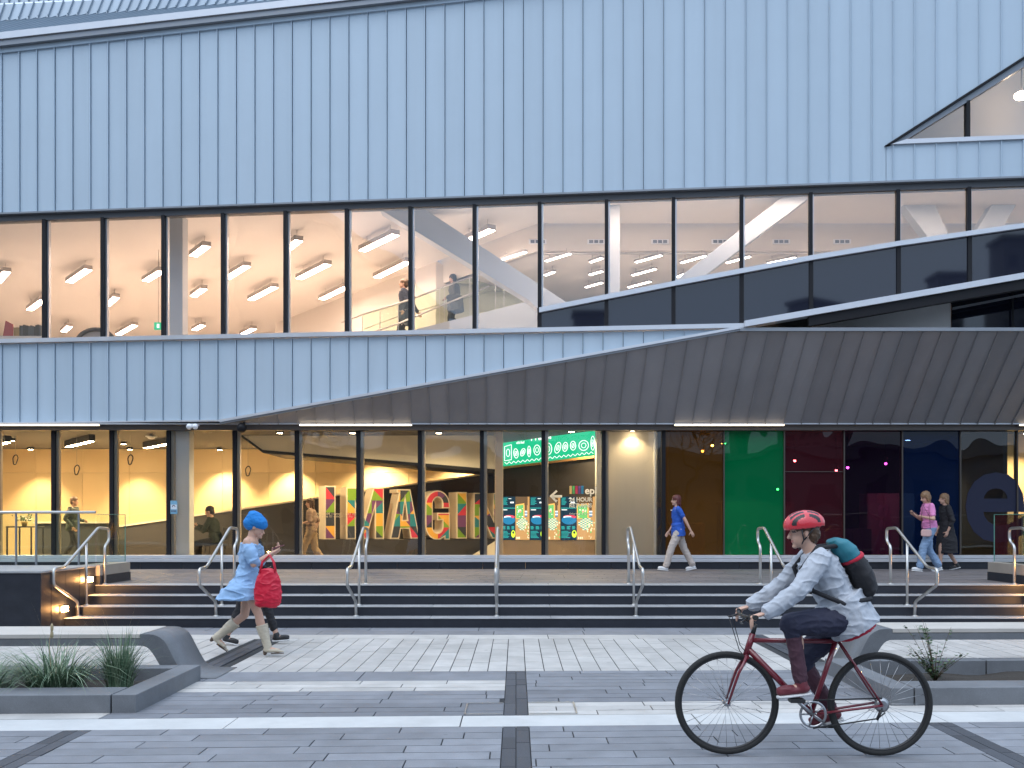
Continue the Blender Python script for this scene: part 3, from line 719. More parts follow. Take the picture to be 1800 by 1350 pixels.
mb.build('back_wall', wood, lib); room('back_wall_core', (-16,27.12,.56), (2.4,27.2,3.56), dkwall)
room('end_wall', (-16.1,20.6,.56), (-16,27.2,3.56), wood)
room('dividing_wall', (3.02,20.66,.56), (3.12,27.2,3.56), dkroom)
room('dark_room_back_wall', (3.1,26,.56), (10.45,26.1,3.56), dkroom); room('dark_room_side_wall', (10.4,20.66,.56), (10.5,26,3.56), dkroom)
room('lit_wall', (10.5,22.2,.56), (14,22.3,3.56), wood)
# white bulkhead with dark lower edge, dark rising ramp wall
mb = MB(); q = [(408,752),(462,791),(872,825),(872,752)]; mb.prism([P(x,y,22.6) for x, y in q], (0,2.2,0)); mb.build('bulkhead', pale, lib)
mb = MB(); mb.prism([P(462,791,22.58),P(872,825,22.58),P(872,830,22.58),P(462,796,22.58)], (0,2.2,0)); mb.prism([P(408,752,22.58),P(462,791.4,22.58),P(462,796,22.58),P(402,752,22.58)], (0,2.2,0)); mb.build('bulkhead_edge', black, lib)
rl = lambda x: 927-.1432*(x-207)
mb = MB(); mb.prism([P(190,rl(190),25.4),P(895,rl(895),25.4),P(895,1030,25.4),P(190,1030,25.4)], (0,.15,0)); mb.build('ramp_wall', dkwall, lib)
mb = MB(); mb.prism([P(190,rl(190),25.37),P(895,rl(895),25.37),P(895,rl(895)-3,25.37),P(190,rl(190)-3,25.37)], (0,.22,0)); mb.build('ramp_wall_cap', mat('pale_cap',(.62,.55,.44),.5), lib)
mb = MB(); mb.prism([P(815,985,23.5),P(872,950,23.5),P(872,985,23.5)], (0,.06,0)); mb.build('ramp_stringer', pale, lib)
for (xa, xb, D, m, nm) in ((301,333,20.62,white_st,'column'),(870,884,21.0,mat('tan_column',(.55,.44,.33),.5),'column'),(1048,1062,20.9,mat('grey_column',(.46,.46,.45),.5),'column'),(1150,1164,20.8,white_st,'column')):
    p, q = P(xa,800,D), P(xb,800,D); mb = MB(); mb.box((p.x,D,.56),(q.x,D+.3,3.56)); mb.build(nm, m, lib, bevel=.01)
blind = mat('pale_roller_blind', (.60,.55,.47), .8, var=.02, bump=.1, bscale=3, stretch=(4,1,.2))
p, q = P(1070,800,20.9), P(1150,800,20.9); mb = MB(); mb.box((p.x,20.9,.6),(q.x,20.93,3.5)); mb.build('roller_blind', blind, lib)
# angled dark wall with the green board
A0, B0 = P(880,900,25.0), P(1050,900,21.35); A0.z = B0.z = 0
wu = (B0-A0).normalized(); wn = V((wu.y,-wu.x,0)).normalized()
if wn.y > 0: wn = -wn
def WP(px, py, off=0):                                 # a point on the angled wall
    d = V(((px-CX)/F, 1, (CY-py)/F)); o_ = V((0,0,EH)); t = (A0+wn*off-o_).dot(wn)/d.dot(wn); return o_+d*t
mb = MB(); mb.prism([V((A0.x,A0.y,.56)),V((B0.x,B0.y,.56)),V((B0.x,B0.y,3.56)),V((A0.x,A0.y,3.56))], -wn*.1); mb.build('angled_wall', dkwall, lib)
room('screen_cabinet', (P(874,950,21.3).x,21.34,.56), (P(1047,950,21.3).x,21.6,P(900,950,21.3).z), mat('maple',(.55,.40,.24),.5,var=.05))
# board
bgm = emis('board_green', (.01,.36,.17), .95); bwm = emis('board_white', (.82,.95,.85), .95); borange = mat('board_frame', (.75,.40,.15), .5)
bd = empty('green_board', WP(965,800,.06), 'tilted green illustrated board with white drawings and orange frame under the ceiling', 'sign')
BQ = [(883,745),(1047,745),(1047,801),(883,821)]
mb = MB(); mb.prism([WP(x,y,.03) for x, y in BQ], wn*.03); mb.build('panel', bgm, bd)
mb = MB(); mb.prism([WP(x,y,.03) for x, y in [(881,821),(1048,801),(1048,805),(881,825)]], wn*.05); mb.prism([WP(x,y,.03) for x, y in [(881,745),(883.2,745),(883.2,822),(881,825)]], wn*.05); mb.build('board_frame', borange, bd)
mb = MB()
byl = lambda x: 821-(x-883)*20/164
def ring(px, py, rx, ry, wid, n=20, rot=0):
    for i in range(n):
        q = []
        for (r_, aa) in ((1, i), (1, i+1), (0, i+1), (0, i)):
            a = 2*PI*aa/n; kx, ky = (rx, ry) if r_ else (rx-wid, ry-wid)
            x, y = kx*math.cos(a), ky*math.sin(a); q.append(WP(px+x*math.cos(rot)-y*math.sin(rot), py+x*math.sin(rot)+y*math.cos(rot), .062))
        mb.face(q)
def ln(x0, y0, x1, y1, wid):
    d = math.hypot(x1-x0, y1-y0); nx, ny = -(y1-y0)/d*wid/2, (x1-x0)/d*wid/2
    mb.face([WP(x0+nx,y0+ny,.063),WP(x1+nx,y1+ny,.063),WP(x1-nx,y1-ny,.063),WP(x0-nx,y0-ny,.063)])
for (x, y, rx, ry, ro) in ((907,797,4.5,9,-.1),(919,795,4.2,7.5,.35),(930,793.5,3.4,10,0),(944,791,6.2,9.5,0),(963.5,789,7,11,0),(980.5,787,5.4,10.5,.3),(993.5,785.5,5,8.7,.15),(1007.3,783.5,5.4,8.5,0),(1026,783,9,9.5,.4),(1042,779,4,13,0)):
    ring(x, y, rx, ry, 1.3, rot=ro); ring(x, y, rx*.5, ry*.5, 1.0, rot=ro)
    if rx < 6: ln(x-2, y+4, x+2, y-4, 1.0)
for (a, b, c_, d) in ((887,785,899,781.5),(899,781.5,899,808),(899,808,887,810),(887,810,887,785)): ln(a, b, c_, d, 1.1)
ring(893, 796, 3.6, 7, 1.1)
px = [887+4*k for k in range(40)]
for i in range(len(px)-1): ln(px[i], byl(px[i])-6+(2 if i % 2 else -2), px[i+1], byl(px[i+1])-6+(2 if (i+1) % 2 else -2), 1.0)
mb.build('drawings', bwm, bd)
tx = (WP(1000,770,.062)-WP(940,776,.062)); text_mesh('lettering', 'Water', .40, bwm, WP(930,774.5,.062), tx, (0,0,1), bd, .001, .012)
text_mesh('lettering', 'will it sink?', .085, bwm, WP(890.5,773.5,.062), tx, (0,0,1), bd, .001, .002); text_mesh('lettering', 'will it float?', .085, bwm, WP(907.5,780.5,.062), tx, (0,0,1), bd, .001, .002)
# patterned screens
cols = {'dk':emis('screen_navy',(.012,.03,.045),1),'tl':emis('screen_teal',(.03,.33,.30),1),'bl':emis('screen_blue',(.02,.16,.30),1),'rd':emis('screen_red',(.65,.06,.10),1),'ye':emis('screen_lime',(.55,.75,.04),1.1),'tan':emis('screen_tan',(.50,.27,.10),.9),'cr':emis('screen_cream',(.80,.70,.42),1),'gn':emis('screen_green',(.14,.42,.12),1),'wh':emis('screen_white',(.9,.92,.88),1),'or':emis('screen_orange',(.75,.40,.10),1),'br':emis('screen_brown',(.12,.07,.035),1)}
cl = list(cols.values()); ci = {k: i for i, k in enumerate(cols)}
def screen(xa, xm, xb, lab):
    D = 21.3; r = empty('patterned_screen', P((xa+xb)/2,949,D), lab, 'screen', 'patterned screens in a row')
    mb = MB(); p, q = P(xa,949.5,D), P(xb,872.5,D); mb.box((p.x,D+.002,p.z),(q.x,D+.035,q.z)); mb.build('casing', black, r)
    m1 = MB(); rr = random.Random(int(xa))
    def R_(mb, x0, y0, x1, y1, c, o): a, b = P(x0,y1,D-o), P(x1,y0,D-o); mb.face([(a.x,D-o,a.z),(b.x,D-o,a.z),(b.x,D-o,b.z),(a.x,D-o,b.z)], ci[c])
    def E_(mb, cx, cy, rx, ry, c, o, n=18): mb.face([P(cx+rx*math.cos(2*PI*i/n), cy+ry*math.sin(2*PI*i/n), D-o) for i in range(n)], ci[c])
    u = lambda f: xa+(xm-xa)*f
    R_(m1, xa+.4, 873, xm, 949, 'dk', .002)
    for i in range(7): R_(m1, u(.06), 875+i*1.9, u(.06+rr.uniform(.2,.38)), 875.9+i*1.9, 'tl', .004)
    R_(m1, u(.62), 882, u(.88), 884.5, 'wh', .004); R_(m1, u(.5), 876, u(.7), 877, 'wh', .004); R_(m1, u(.02), 892.5, u(.98), 893.8, 'tl', .004); R_(m1, u(.06), 895.5, u(.4), 896.8, 'wh', .004)
    E_(m1, u(.52), 914, (xm-xa)*.46, 8, 'bl', .004); E_(m1, u(.56), 908.5, (xm-xa)*.40, 3.2, 'rd', .005); E_(m1, u(.42), 909, (xm-xa)*.25, 2.2, 'wh', .006); E_(m1, u(.5), 910.5, (xm-xa)*.3, 1.6, 'bl', .007)
    for j in range(3):
        for i in range(3): R_(m1, u(.05+.33*j), 925+i*2, u(.05+.33*j+rr.uniform(.16,.25)), 926.3+i*2, 'tl', .004)
    for i in range(6): R_(m1, u(.05), 933.5+i*2.2, u(rr.uniform(.4,.62)), 934.5+i*2.2, 'tl', .004)
    E_(m1, u(.84), 938.5, (xm-xa)*.15, 6.5, 'ye', .004); E_(m1, u(.84), 936, (xm-xa)*.07, 2.2, 'dk', .006)
    m1.build('text_panel', cl, r)
    m2 = MB(); v_ = lambda f: xm+(xb-xm)*f
    R_(m2, xm, 873, xb-.4, 949, 'tan', .002); R_(m2, xm, 873, v_(.85), 888, 'br', .003)
    m2.face([P(v_(.0),887,D-.004),P(v_(.62),884.5,D-.004),P(v_(.62),912,D-.004),P(v_(.0),912,D-.004)][::-1], ci['or']); m2.face([P(v_(.05),889,D-.005),P(v_(.56),887,D-.005),P(v_(.56),911,D-.005),P(v_(.05),911,D-.005)][::-1], ci['gn'])
    for i in range(14): E_(m2, v_(rr.uniform(.1,.5)), rr.uniform(890,909), rr.uniform(.6,1.6), rr.uniform(.5,1.2), rr.choice(['cr','gn','wh','tl']), .006+i*.0002, 8)
    E_(m2, v_(.33), 898, 2.1, 3, 'cr', .009); E_(m2, v_(.33), 899.5, 1.4, 1.2, 'rd', .0095)
    R_(m2, v_(.66), 886, v_(.80), 900, 'br', .005)
    for i, c in enumerate(('wh','bl','wh','bl')): R_(m2, v_(.66), 898+i*2.6, v_(.82), 900.4+i*2.6, c, .007)
    for i in range(7):
        for j in range(10):
            x, y = .08+.11*i, 911+2.1*j
            if abs((x-.42))*60+abs(y-919)*1.6 < 26: R_(m2, v_(x), y, v_(x+.10), y+2, 'cr' if (i+j) % 2 else 'tl', .008)
    for i in range(26): E_(m2, v_(rr.uniform(.55,.96)), rr.uniform(918,947), rr.uniform(.5,1.4), rr.uniform(.8,2), rr.choice(['cr','cr','gn','tan']), .009+i*.0001, 8)
    for i in range(3): E_(m2, v_(.1+.09*i), 945.5, 1, 2.2, 'cr', .012)
    m2.build('picture_panel', cl, r)
screen(882,906,931.2,'leftmost of the three patterned screens, next to the tan column')
screen(931.4,958.6,985.2,'middle one of the three patterned screens, left of the arrow')
screen(985.4,1014,1047,'rightmost of the three patterned screens, below the word RETURNS')
# white lettering on the glass
dec = mat('decal_white', (.88,.89,.92), .6)
_n = dec.node_tree; _t = _n.nodes.new('ShaderNodeBsdfTranslucent'); _t.inputs[0].default_value = (.95,.96,1,1); _x = _n.nodes.new('ShaderNodeMixShader'); _x.inputs[0].default_value = .5
_n.links.new(_n.nodes['Principled BSDF'].outputs[0], _x.inputs[1]); _n.links.new(_t.outputs[0], _x.inputs[2]); _n.links.new(_x.outputs[0], [q for q in _n.nodes if q.type == 'OUTPUT_MATERIAL'][0].inputs[0]); DD = 20.62
dz = lambda y: EH+(CY-y)/F*DD
dx = lambda x: (x-CX)/F*DD
sg = empty('returns_sign', (dx(1010),DD,dz(880)), 'white returns lettering with arrow and five colour bars on the glass', 'sign')
mb = MB(); 
for pts in ([(966,872),(977.5,861.3),(980.2,864),(971.2,872),(980.2,880.5),(977.5,883.5)],[(971,870.2),(988,870.2),(988,874.6),(971,874.6)]): mb.prism([(dx(x),DD,dz(y)) for x, y in pts], (0,.004,0) if len(pts) > 4 else (0,.0035,0))
mb.build('arrow', dec, sg)
for x, c in zip((1001,1006.2,1011.3,1016.5,1021.6),((.78,.55,.25),(.08,.42,.14),(.62,.04,.13),(.12,.06,.30),(.02,.27,.58))):
    mb = MB(); mb.box((dx(x),DD,dz(868.2)),(dx(x+4.2),DD+.004,dz(854))); mb.build('colour_bar', mat('bar_%d' % x, c, .5), sg)
text_mesh('lettering', 'epl', .215, dec, (dx(1028),DD,dz(868.2)), (1,0,0), (0,0,1), sg, .002, .006)
text_mesh('lettering', '24 HOUR', .118, dec, (dx(1000.5),DD,dz(881.4)), (1,0,0), (0,0,1), sg, .002, .004)
text_mesh('lettering', 'RETURNS', .118, dec, (dx(1000.5),DD,dz(891.8)), (1,0,0), (0,0,1), sg, .002, .004, sx=.96)
text_mesh('lettering', 'Other days of returns', .052, dec, (dx(1000.8),DD,dz(904.6)), (1,0,0), (0,0,1), sg, .001, .0008)
hrs = mat('decal_cream', (.85,.72,.5), .5); DH = 20.56
hs = empty('door_lettering', ((570-CX)/F*DH,DH,EH+(CY-904)/F*DH), 'two lines of small pale mirrored lettering on the glass before the letters', 'sign')
text_mesh('lettering', 'Sun 1pm - 5pm — Mon - Fri', .075, hrs, ((628-CX)/F*DH,DH,EH+(CY-905)/F*DH), (-1,0,0), (0,0,1), hs, .001, .001)
text_mesh('lettering', '10 am — 6 pm - 10 am - 9 pm', .075, hrs, ((628-CX)/F*DH,DH,EH+(CY-909.5)/F*DH), (-1,0,0), (0,0,1), hs, .001, .001)
eb = mat('navy_decal', (.006,.008,.035), .5); o = text_mesh('lettering', 'e', 2.95, eb, ((1692-CX)/F*(GD-.012),GD-.012,EH+(CY-947)/F*GD), (1,0,0), (0,0,1), lib, .003, .055, sx=.96); tag(o, 'large navy letter e on the dark pane')
# notice on the glass
nb = empty('notice', P(306,887,20.44), 'small pale blue notice taped to the glass by the white column', 'notice')
pb = mat('notice_blue', (.20,.42,.58), .5); pw = mat('notice_white', (.7,.75,.8), .5); pk = mat('notice_ink', (.08,.06,.10), .5)
def nq(x0, y0, x1, y1, d): a, b = P(x0,y1,d), P(x1,y0,d); return [(a.x,d,a.z),(b.x,d,a.z),(b.x,d,b.z),(a.x,d,b.z)]
mb = MB(); mb.prism(nq(299.5,880,311.7,903.5,20.44), (0,.004,0)); mb.build('sheet', pb, nb)
mb = MB(); mb.face(nq(300.2,887,311,895.2,20.437), 0)
for k in range(10): a0, a1 = PI*k/10, PI*(k+1)/10; mb.face([P(305.2+3*math.cos(a0),891.5-4*math.sin(a0),20.434),P(305.2+3*math.cos(a1),891.5-4*math.sin(a1),20.434),P(305.2+1.9*math.cos(a1),891.5-2.6*math.sin(a1),20.434),P(305.2+1.9*math.cos(a0),891.5-2.6*math.sin(a0),20.434)], 1)
for i in range(4): mb.face(nq(301+i*2.4,897,302.4+i*2.4,900,20.434), 1)
mb.build('drawing', [pw, pk], nb)
# ======================= UPPER FLOOR ==========================================================
peach = mat('warm_white_wall', (.70,.66,.62), .75, var=.01)
ceil_w = mat('white_ceiling', (.80,.78,.76), .8, var=.01)
blue_in = mat('blue_grey_wall', (.20,.30,.50), .6, var=.03)
floor_u = mat('pale_floor', (.78,.70,.62), .9, var=.05)
UZ0, UZ1 = 5.25, 8.30
def slab(name, pts, z0, z1, m): mb = MB(); mb.prism([(x,y,z0) for x, y in pts], (0,0,z1-z0)); return mb.build(name, m, lib)
fr = [( -26, FB+FA*26+.22),(15, FB-FA*15+.22)]         # line just behind the facade
slab('upper_floor', [fr[0],fr[1],(15,37),(-26,37)], 5.08, UZ0, floor_u)
slab('upper_ceiling', [(-26,FB+FA*26+.1),(15,FB-FA*15+.1),(15,21.9-1.2*0),(.5,21.9),(-2.05,25.1),(-8.2,33.0),(-8.2,37),(-26,37)], UZ1, UZ1+.2, ceil_w)
room('upper_end_wall', (-26,21.6,UZ0), (-25.9,37,UZ1), peach); room('upper_back_wall', (-26,37,UZ0), (15,37.1,UZ1), peach)
mb = MB(); mb.prism([(-8.2,33.0,UZ0),(-2.05,25.1,UZ0),(-2.05,25.1,UZ1),(-8.2,33.0,UZ1)], (.10,.08,0)); mb.build('stair_wall', peach, lib)
mb = MB(); mb.prism([(-8.2,33,UZ0),(-8.2,37,UZ0),(-8.2,37,UZ1),(-8.2,33,UZ1)], (.1,0,0)); mb.build('stair_wall_return', peach, lib)
mb = MB(); mb.prism([P(766,460,25.0),P(834,492,25.0),P(945,527,25.0),P(945,600,25.0),P(766,600,25.0)], (0,.12,0)); mb.build('stair_side_wall', peach, lib)
# bulkhead that turns from the stair wall to the right, with slot vents
mb = MB(); mb.prism([(-2.0,25.15,7.70),(.5,21.95,7.70),(.5,21.95,UZ1+.1),(-2.0,25.15,UZ1+.1)], (.1,.08,0)); mb.build('atrium_bulkhead', peach, lib)
mb = MB(); mb.prism([(.5,21.95,7.70),(15,21.95,7.70),(15,21.95,UZ1+.1),(.5,21.95,UZ1+.1)], (0,.12,0)); mb.build('atrium_bulkhead', peach, lib)
for x in (945,1048,1160,1266,1373,1480):
    v = MB(); p = P(x,425,21.94)
    v.box((p.x-.20,21.925,p.z-.055),(p.x+.20,21.945,p.z+.055)); o = v.build('vent', white_st, lib)
    v = MB()
    for k in (-1,0,1): v.box((p.x+k*.115-.045,21.915,p.z-.034),(p.x+k*.115+.045,21.924,p.z+.034))
    v.build('vent_slot', mat('vent_slot',(.13,.15,.2),.6), o)
mb = MB(); mb.tube([(.55,21.9,7.62),(15,21.9,7.62)], .025, 8); mb.build('bulkhead_rail', steel, lib)
slab('atrium_ceiling', [(-2.0,25.2),(.5,22.1),(15,22.1),(15,33),(-8,33)], 7.7, 7.85, ceil_w)
room('atrium_back_wall', (-8,33,UZ0), (15,33.1,7.7), blue_in)
room('atrium_side_wall', (14.9,20.0,UZ0), (15,33,UZ1), peach)
mb = MB(); mb.lathe([(.62,0),(.62,2.4)], (P(990,500,29).x,29,UZ0), n=24); mb.build('blue_drum', mat('bright_blue',(.25,.55,.70),.4), lib)
mb = MB()                                             # window slot frames on the atrium back wall
for k in range(12): x = -3+1.5*k; mb.box((x,32.95,5.3),(x+.05,32.995,7.65))
mb.box((-6,32.94,6.9),(14.8,32.99,6.95)); mb.build('back_wall_frame', trim_grey, lib)
# columns and diagonal braces just inside the glass
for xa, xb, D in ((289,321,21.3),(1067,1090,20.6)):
    p, q = P(xa,500,D), P(xb,500,D); mb = MB(); mb.box((p.x,D,UZ0),(q.x,D+.35,UZ1)); mb.build('column', dim_white, lib, bevel=.01)
def brace(pts, D, th, nm='brace', m=dim_white): mb = MB(); mb.prism([P(x,y,D) for x, y in pts], (0,th,0)); return mb.build(nm, m, lib, bevel=.006)
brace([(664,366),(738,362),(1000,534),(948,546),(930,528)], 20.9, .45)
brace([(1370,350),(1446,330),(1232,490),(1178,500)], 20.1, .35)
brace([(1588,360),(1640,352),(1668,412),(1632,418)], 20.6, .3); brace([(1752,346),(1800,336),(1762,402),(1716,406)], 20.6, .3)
# stair flight, its glass and rails
stq = mat('pale_stair', (.74,.72,.68), .6)
st = empty('staircase', P(760,590,24.4), 'white staircase with glass sides rising to the right behind the upstairs windows', 'staircase')
sl_y = lambda x: 600-(x-720)*.262
mb = MB(); mb.prism([P(600,sl_y(600)+3,23.9),P(950,sl_y(950)+3,23.9),P(950,sl_y(950)+26,23.9),P(600,sl_y(600)+26,23.9)], (0,.08,0)); mb.build('stringer', stq, st)
mb = MB(); mb.prism([P(690,592,22.6),P(735,578,22.6),P(950,524,22.6),P(950,600,22.6),P(690,600,22.6)], (0,.15,0)); mb.build('front_stringer', dim_white, st)
mb = MB()
x = 604
while x < 950:
    a = P(x,sl_y(x),24.0); b = P(x+19,sl_y(x),24.0); mb.box((a.x,24.0,a.z-.17),(b.x,25.2,a.z)); x += 19
mb.build('steps', stq, st)
gl_st = glass('stair_glass', (.80,.88,.72), refl=1.2, wave=0)
r1 = lin([(600,566),(637,553),(720,529),(829,487),(942,520)]); 
for D in (23.6,):
    mb = MB(); mb.face([P(637,555,D),P(827,489,D),P(938,526,D),P(938,600,D),P(637,600,D)]); mb.build('glass_side', gl_st, st)
    mb = MB(); mb.tube([P(600,567,D),P(637,553,D),P(720,527,D),P(829,486,D)], .022, 8); mb.tube([P(620,596,D),P(700,569,D),P(779,536,D),P(860,503,D)], .022, 8); mb.tube([P(640,578,24.9),P(700,556,24.9),P(860,512,24.9),P(905,513,24.9)], .018, 8); mb.build('stair_rail', steel, st)
    mb = MB()
    for x in (637,668,700,773,781,826,871,886): mb.box((P(x,500,D).x-.007,D-.007,5.4),(P(x,500,D).x+.007,D+.007,P(x,max(487,553-(x-637)*.35 if x < 830 else 487+(x-829)*.3),D).z))
    mb.build('baluster', steel, st)
# triangle room
TZ = 8.75
mb = MB(); mb.prism([(4.5,20.9,TZ),(15,20.9,TZ),(15,20.9,12.6),(4.5,20.9,12.6)], (0,.1,0)); mb.build('triangle_room_wall', peach, lib)
room('triangle_room_floor', (4.5,19.2,TZ-.15), (15,20.9,TZ), floor_u); room('triangle_room_ceiling', (4.5,18.6,12.6), (15,21,12.7), ceil_w)
mb = MB(); mb.prism([(4.6,19.3,9.0),(12.0,19.0,13.6),(12.0,20.9,13.6),(4.6,20.9,9.0)], (0,0,.1)); mb.build('triangle_room_soffit', peach, lib)

# ---- lamps upstairs --------------------------------------------------------------------------
l_up = emis('ceiling_lamp', (1,.75,.58), 27); l_at = emis('atrium_lamp', (1,.90,.78), 10)
hous = mat('lamp_housing', (.40,.37,.36), .5)
LU = [(-4,496,12,478),(52,545,76,528),(122,496,155,474),(256,494,284,477),(188,537,204,523),(208,588,237,572),(112,583,122,574),
      (340,450,363,433),(340,521,358,508),(342,580,356,572),(398,490,434,468),(426,588,446,578),(506,438,525,423),(441,527,483,505),(526,490,576,465),
      (566,526,609,505),(538,586,576,571),(637,441,695,413),(662,488,717,461),(818,425,864,404),(-40,560,-12,540),(-90,500,-56,478),(-70,580,-44,566)]
LA = [(884,456,924,443),(960,459,1002,446),(1118,461,1162,449),(1198,462,1240,450),(1278,462,1318,451),(1350,463,1398,453),(1038,461,1058,454),(1112,484,1152,473),(1105,505,1143,495),(1037,483,1058,477),(1030,505,1058,497),(958,484,974,478),(870,533,894,526),(1190,487,1203,482)]
byp = {}
for t, L_ in (('u', LU), ('a', LA)):
    for q in L_:
        xm = (q[0]+q[2])/2; k = sum(1 for m_ in UM if m_ < xm)-2     # 1 = the window at the left edge of the photo
        byp.setdefault((t, k), []).append(q)
def lamp(q, zl, lab, grp, em, wd, hh):
    a, b = [V(((x-CX)/F*((zl-EH)*F/(CY-y)), (zl-EH)*F/(CY-y), zl)) for x, y in ((q[0],q[1]),(q[2],q[3]))]
    u = (b-a).normalized(); n_ = V((-u.y,u.x,0)); c = (a+b)/2; h = (b-a).length/2
    r = empty('ceiling_lamp', c, lab, 'ceiling lamp', grp)
    mb = MB(); mb.obox(c+V((0,0,hh/2+.004)), u*(h+.02), n_*(wd/2+.015), V((0,0,hh/2))); mb.build('housing', hous, r)
    mb = MB(); mb.obox(c-V((0,0,.004)), u*h, n_*wd/2, V((0,0,.006))); mb.build('diffuser', em, r)
    mb = MB()
    for s in (-.7,.7): mb.tube([c+u*h*s+V((0,0,hh)), c+u*h*s+V((0,0,max(hh+.05,(UZ1 if zl > 7.7 else 7.7)-zl)))], .006, 5)
    mb.build('hanger', hous, r)
HW = ['highest','second highest','third highest','fourth highest','lowest']
for (t, k), qs in byp.items():
    qs.sort(key=lambda q: q[1]); n = len(qs)
    for i, q in enumerate(qs):
        pos = 'only' if n == 1 else ('lowest' if i == n-1 else HW[i])
        win = 'in the %s upstairs window from left' % ORD[k-1] if 1 <= k <= 16 else 'upstairs beyond the left edge of view'
        kind = 'bright slanted ceiling lamp' if t == 'u' else 'thin back room lamp'
        lamp(q, 8.02 if t == 'u' else 7.55, '%s, %s one %s' % (kind, pos, win), 'slanted ceiling lamps upstairs' if t == 'u' else 'thin lamps of the back room upstairs', l_up if t == 'u' else l_at, .17 if t == 'u' else .07, .11 if t == 'u' else .05)
r = empty('ceiling_lamp', (10.45,20.0,10.3), 'round lamp glowing inside the triangular window', 'ceiling lamp')
mb = MB(); mb.lathe([(.09,0),(.13,.03),(.13,.1),(.06,.14)], (10.45,20.0,10.3), n=20); mb.build('shade', emis('triangle_lamp',(1,.76,.54),18), r)
mb = MB(); mb.tube([(10.45,20.0,10.5),(10.45,20.0,12.6)], .01, 6); mb.build('cord', black, r)

l_cv = emis('hidden_fill_lamp', (1,.76,.60), 42)  # invented ceiling strips, kept out of view, to brighten the rooms behind the glass
for i, x in enumerate((1.2,2.7,4.2,5.7,7.2,8.7,10.2,11.7)):
    y = FB-FA*x+.72; r = empty('hidden_fill_lamp', (x,y,8.29), 'added fill lamp hidden in the white ceiling close behind the right hand upstairs windows', 'ceiling lamp', 'added fill lamps along the upstairs windows')
    mb = MB(); mb.box((x-.6,y-.09,8.275),(x+.6,y+.09,8.298)); mb.build('housing', hous, r); mb = MB(); mb.box((x-.57,y-.07,8.268),(x+.57,y+.07,8.274)); mb.build('diffuser', l_cv, r)
# ---- things upstairs --------------------------------------------------------------------------
bkc = [mat('book_grey',(.10,.11,.12),.6), mat('book_dark',(.05,.055,.06),.6), mat('book_tan',(.40,.27,.12),.6), mat('book_pale',(.5,.47,.42),.6)]
r = empty('bookshelf', P(40,596,22.0), 'bookshelf top just showing above the sill at the far left window', 'shelf')
mb = MB(); a, b = P(-60,592,22.0), P(84,592,22.0); mb.box((a.x,21.9,UZ0),(b.x,22.25,a.z)); mb.build('case', peach, r)
zs = a.z+.002; x = P(36,590,22).x; rr = random.Random(3)
nb_ = 0
while x < P(73,590,22).x:
    w_ = rr.uniform(.028,.05); h = rr.uniform(.22,.27)
    mb = MB(); mb.box((x,21.95,zs),(x+w_-.003,22.13,zs+h)); o = mb.build('book', bkc[rr.randrange(2)], bevel=.002); tag(o, 'grey spined book in the tight row on the upstairs shelf', 'book', 'grey books in the shelf row'); x += w_
x = P(26,590,22).x
for i in range(4):
    mb = MB(); mb.box((x,21.95,zs),(x+.03,22.12,zs+.2)); o = mb.build('book', bkc[2], bevel=.002); tag(o, 'tan book between the red book and the grey row upstairs', 'book', 'tan books on the shelf'); x += .034
mb = MB(); a = P(5,591,21.9); mb.prism([V((a.x,21.9,zs)),V((a.x+.22,21.9,zs)),V((a.x+.20,21.96,zs+.27)),V((a.x+.03,21.96,zs+.36))], (0,.03,0)); o = mb.build('book', mat('book_red',(.42,.05,.06),.5), bevel=.002); tag(o, 'large red book standing face out on the upstairs shelf', 'book')
r = empty('booth_seat', P(168,592,23), 'high backed booth seat with rounded dark rim behind the second upstairs window', 'seat')
arc = [P(168+33*math.cos(t), 604-25*math.sin(t), 23) for t in [PI*k/16 for k in range(17)]]
mb = MB(); mb.tube([V((p.x,23,p.z)) for p in arc], .05, 8); mb.build('rim', mat('felt_grey',(.10,.11,.12),.9), r)
mb = MB(); mb.prism([V((p.x,23.02,p.z)) for p in arc]+[V((arc[-1].x,23.02,UZ0)),V((arc[0].x,23.02,UZ0))], (0,.08,0)); mb.build('backrest', mat('felt_pale',(.50,.50,.50),.9), r)
mb = MB(); mb.box((arc[8].x-.4,22.5,UZ0),(arc[8].x+.4,23.0,UZ0+.42)); mb.build('seat', mat('felt_grey',(.10,.11,.12),.9), r)
r = empty('exit_sign', P(278,573,24), 'small green exit sign hanging upstairs beside the white column', 'sign')
a = P(278,573,24); mb = MB(); mb.box((a.x-.10,24,a.z-.09),(a.x+.10,24.03,a.z+.09)); mb.build('panel', emis('exit_green',(.02,.40,.20),.9), r)
mb = MB(); mb.box((a.x-.03,23.99,a.z-.05),(a.x+.03,23.998,a.z+.05)); mb.build('symbol', emis('exit_white',(.9,.95,.9),1), r); mb = MB(); mb.tube([(a.x,24.015,a.z+.09),(a.x,24.015,UZ1)], .008, 6); mb.build('hanger', hous, r)

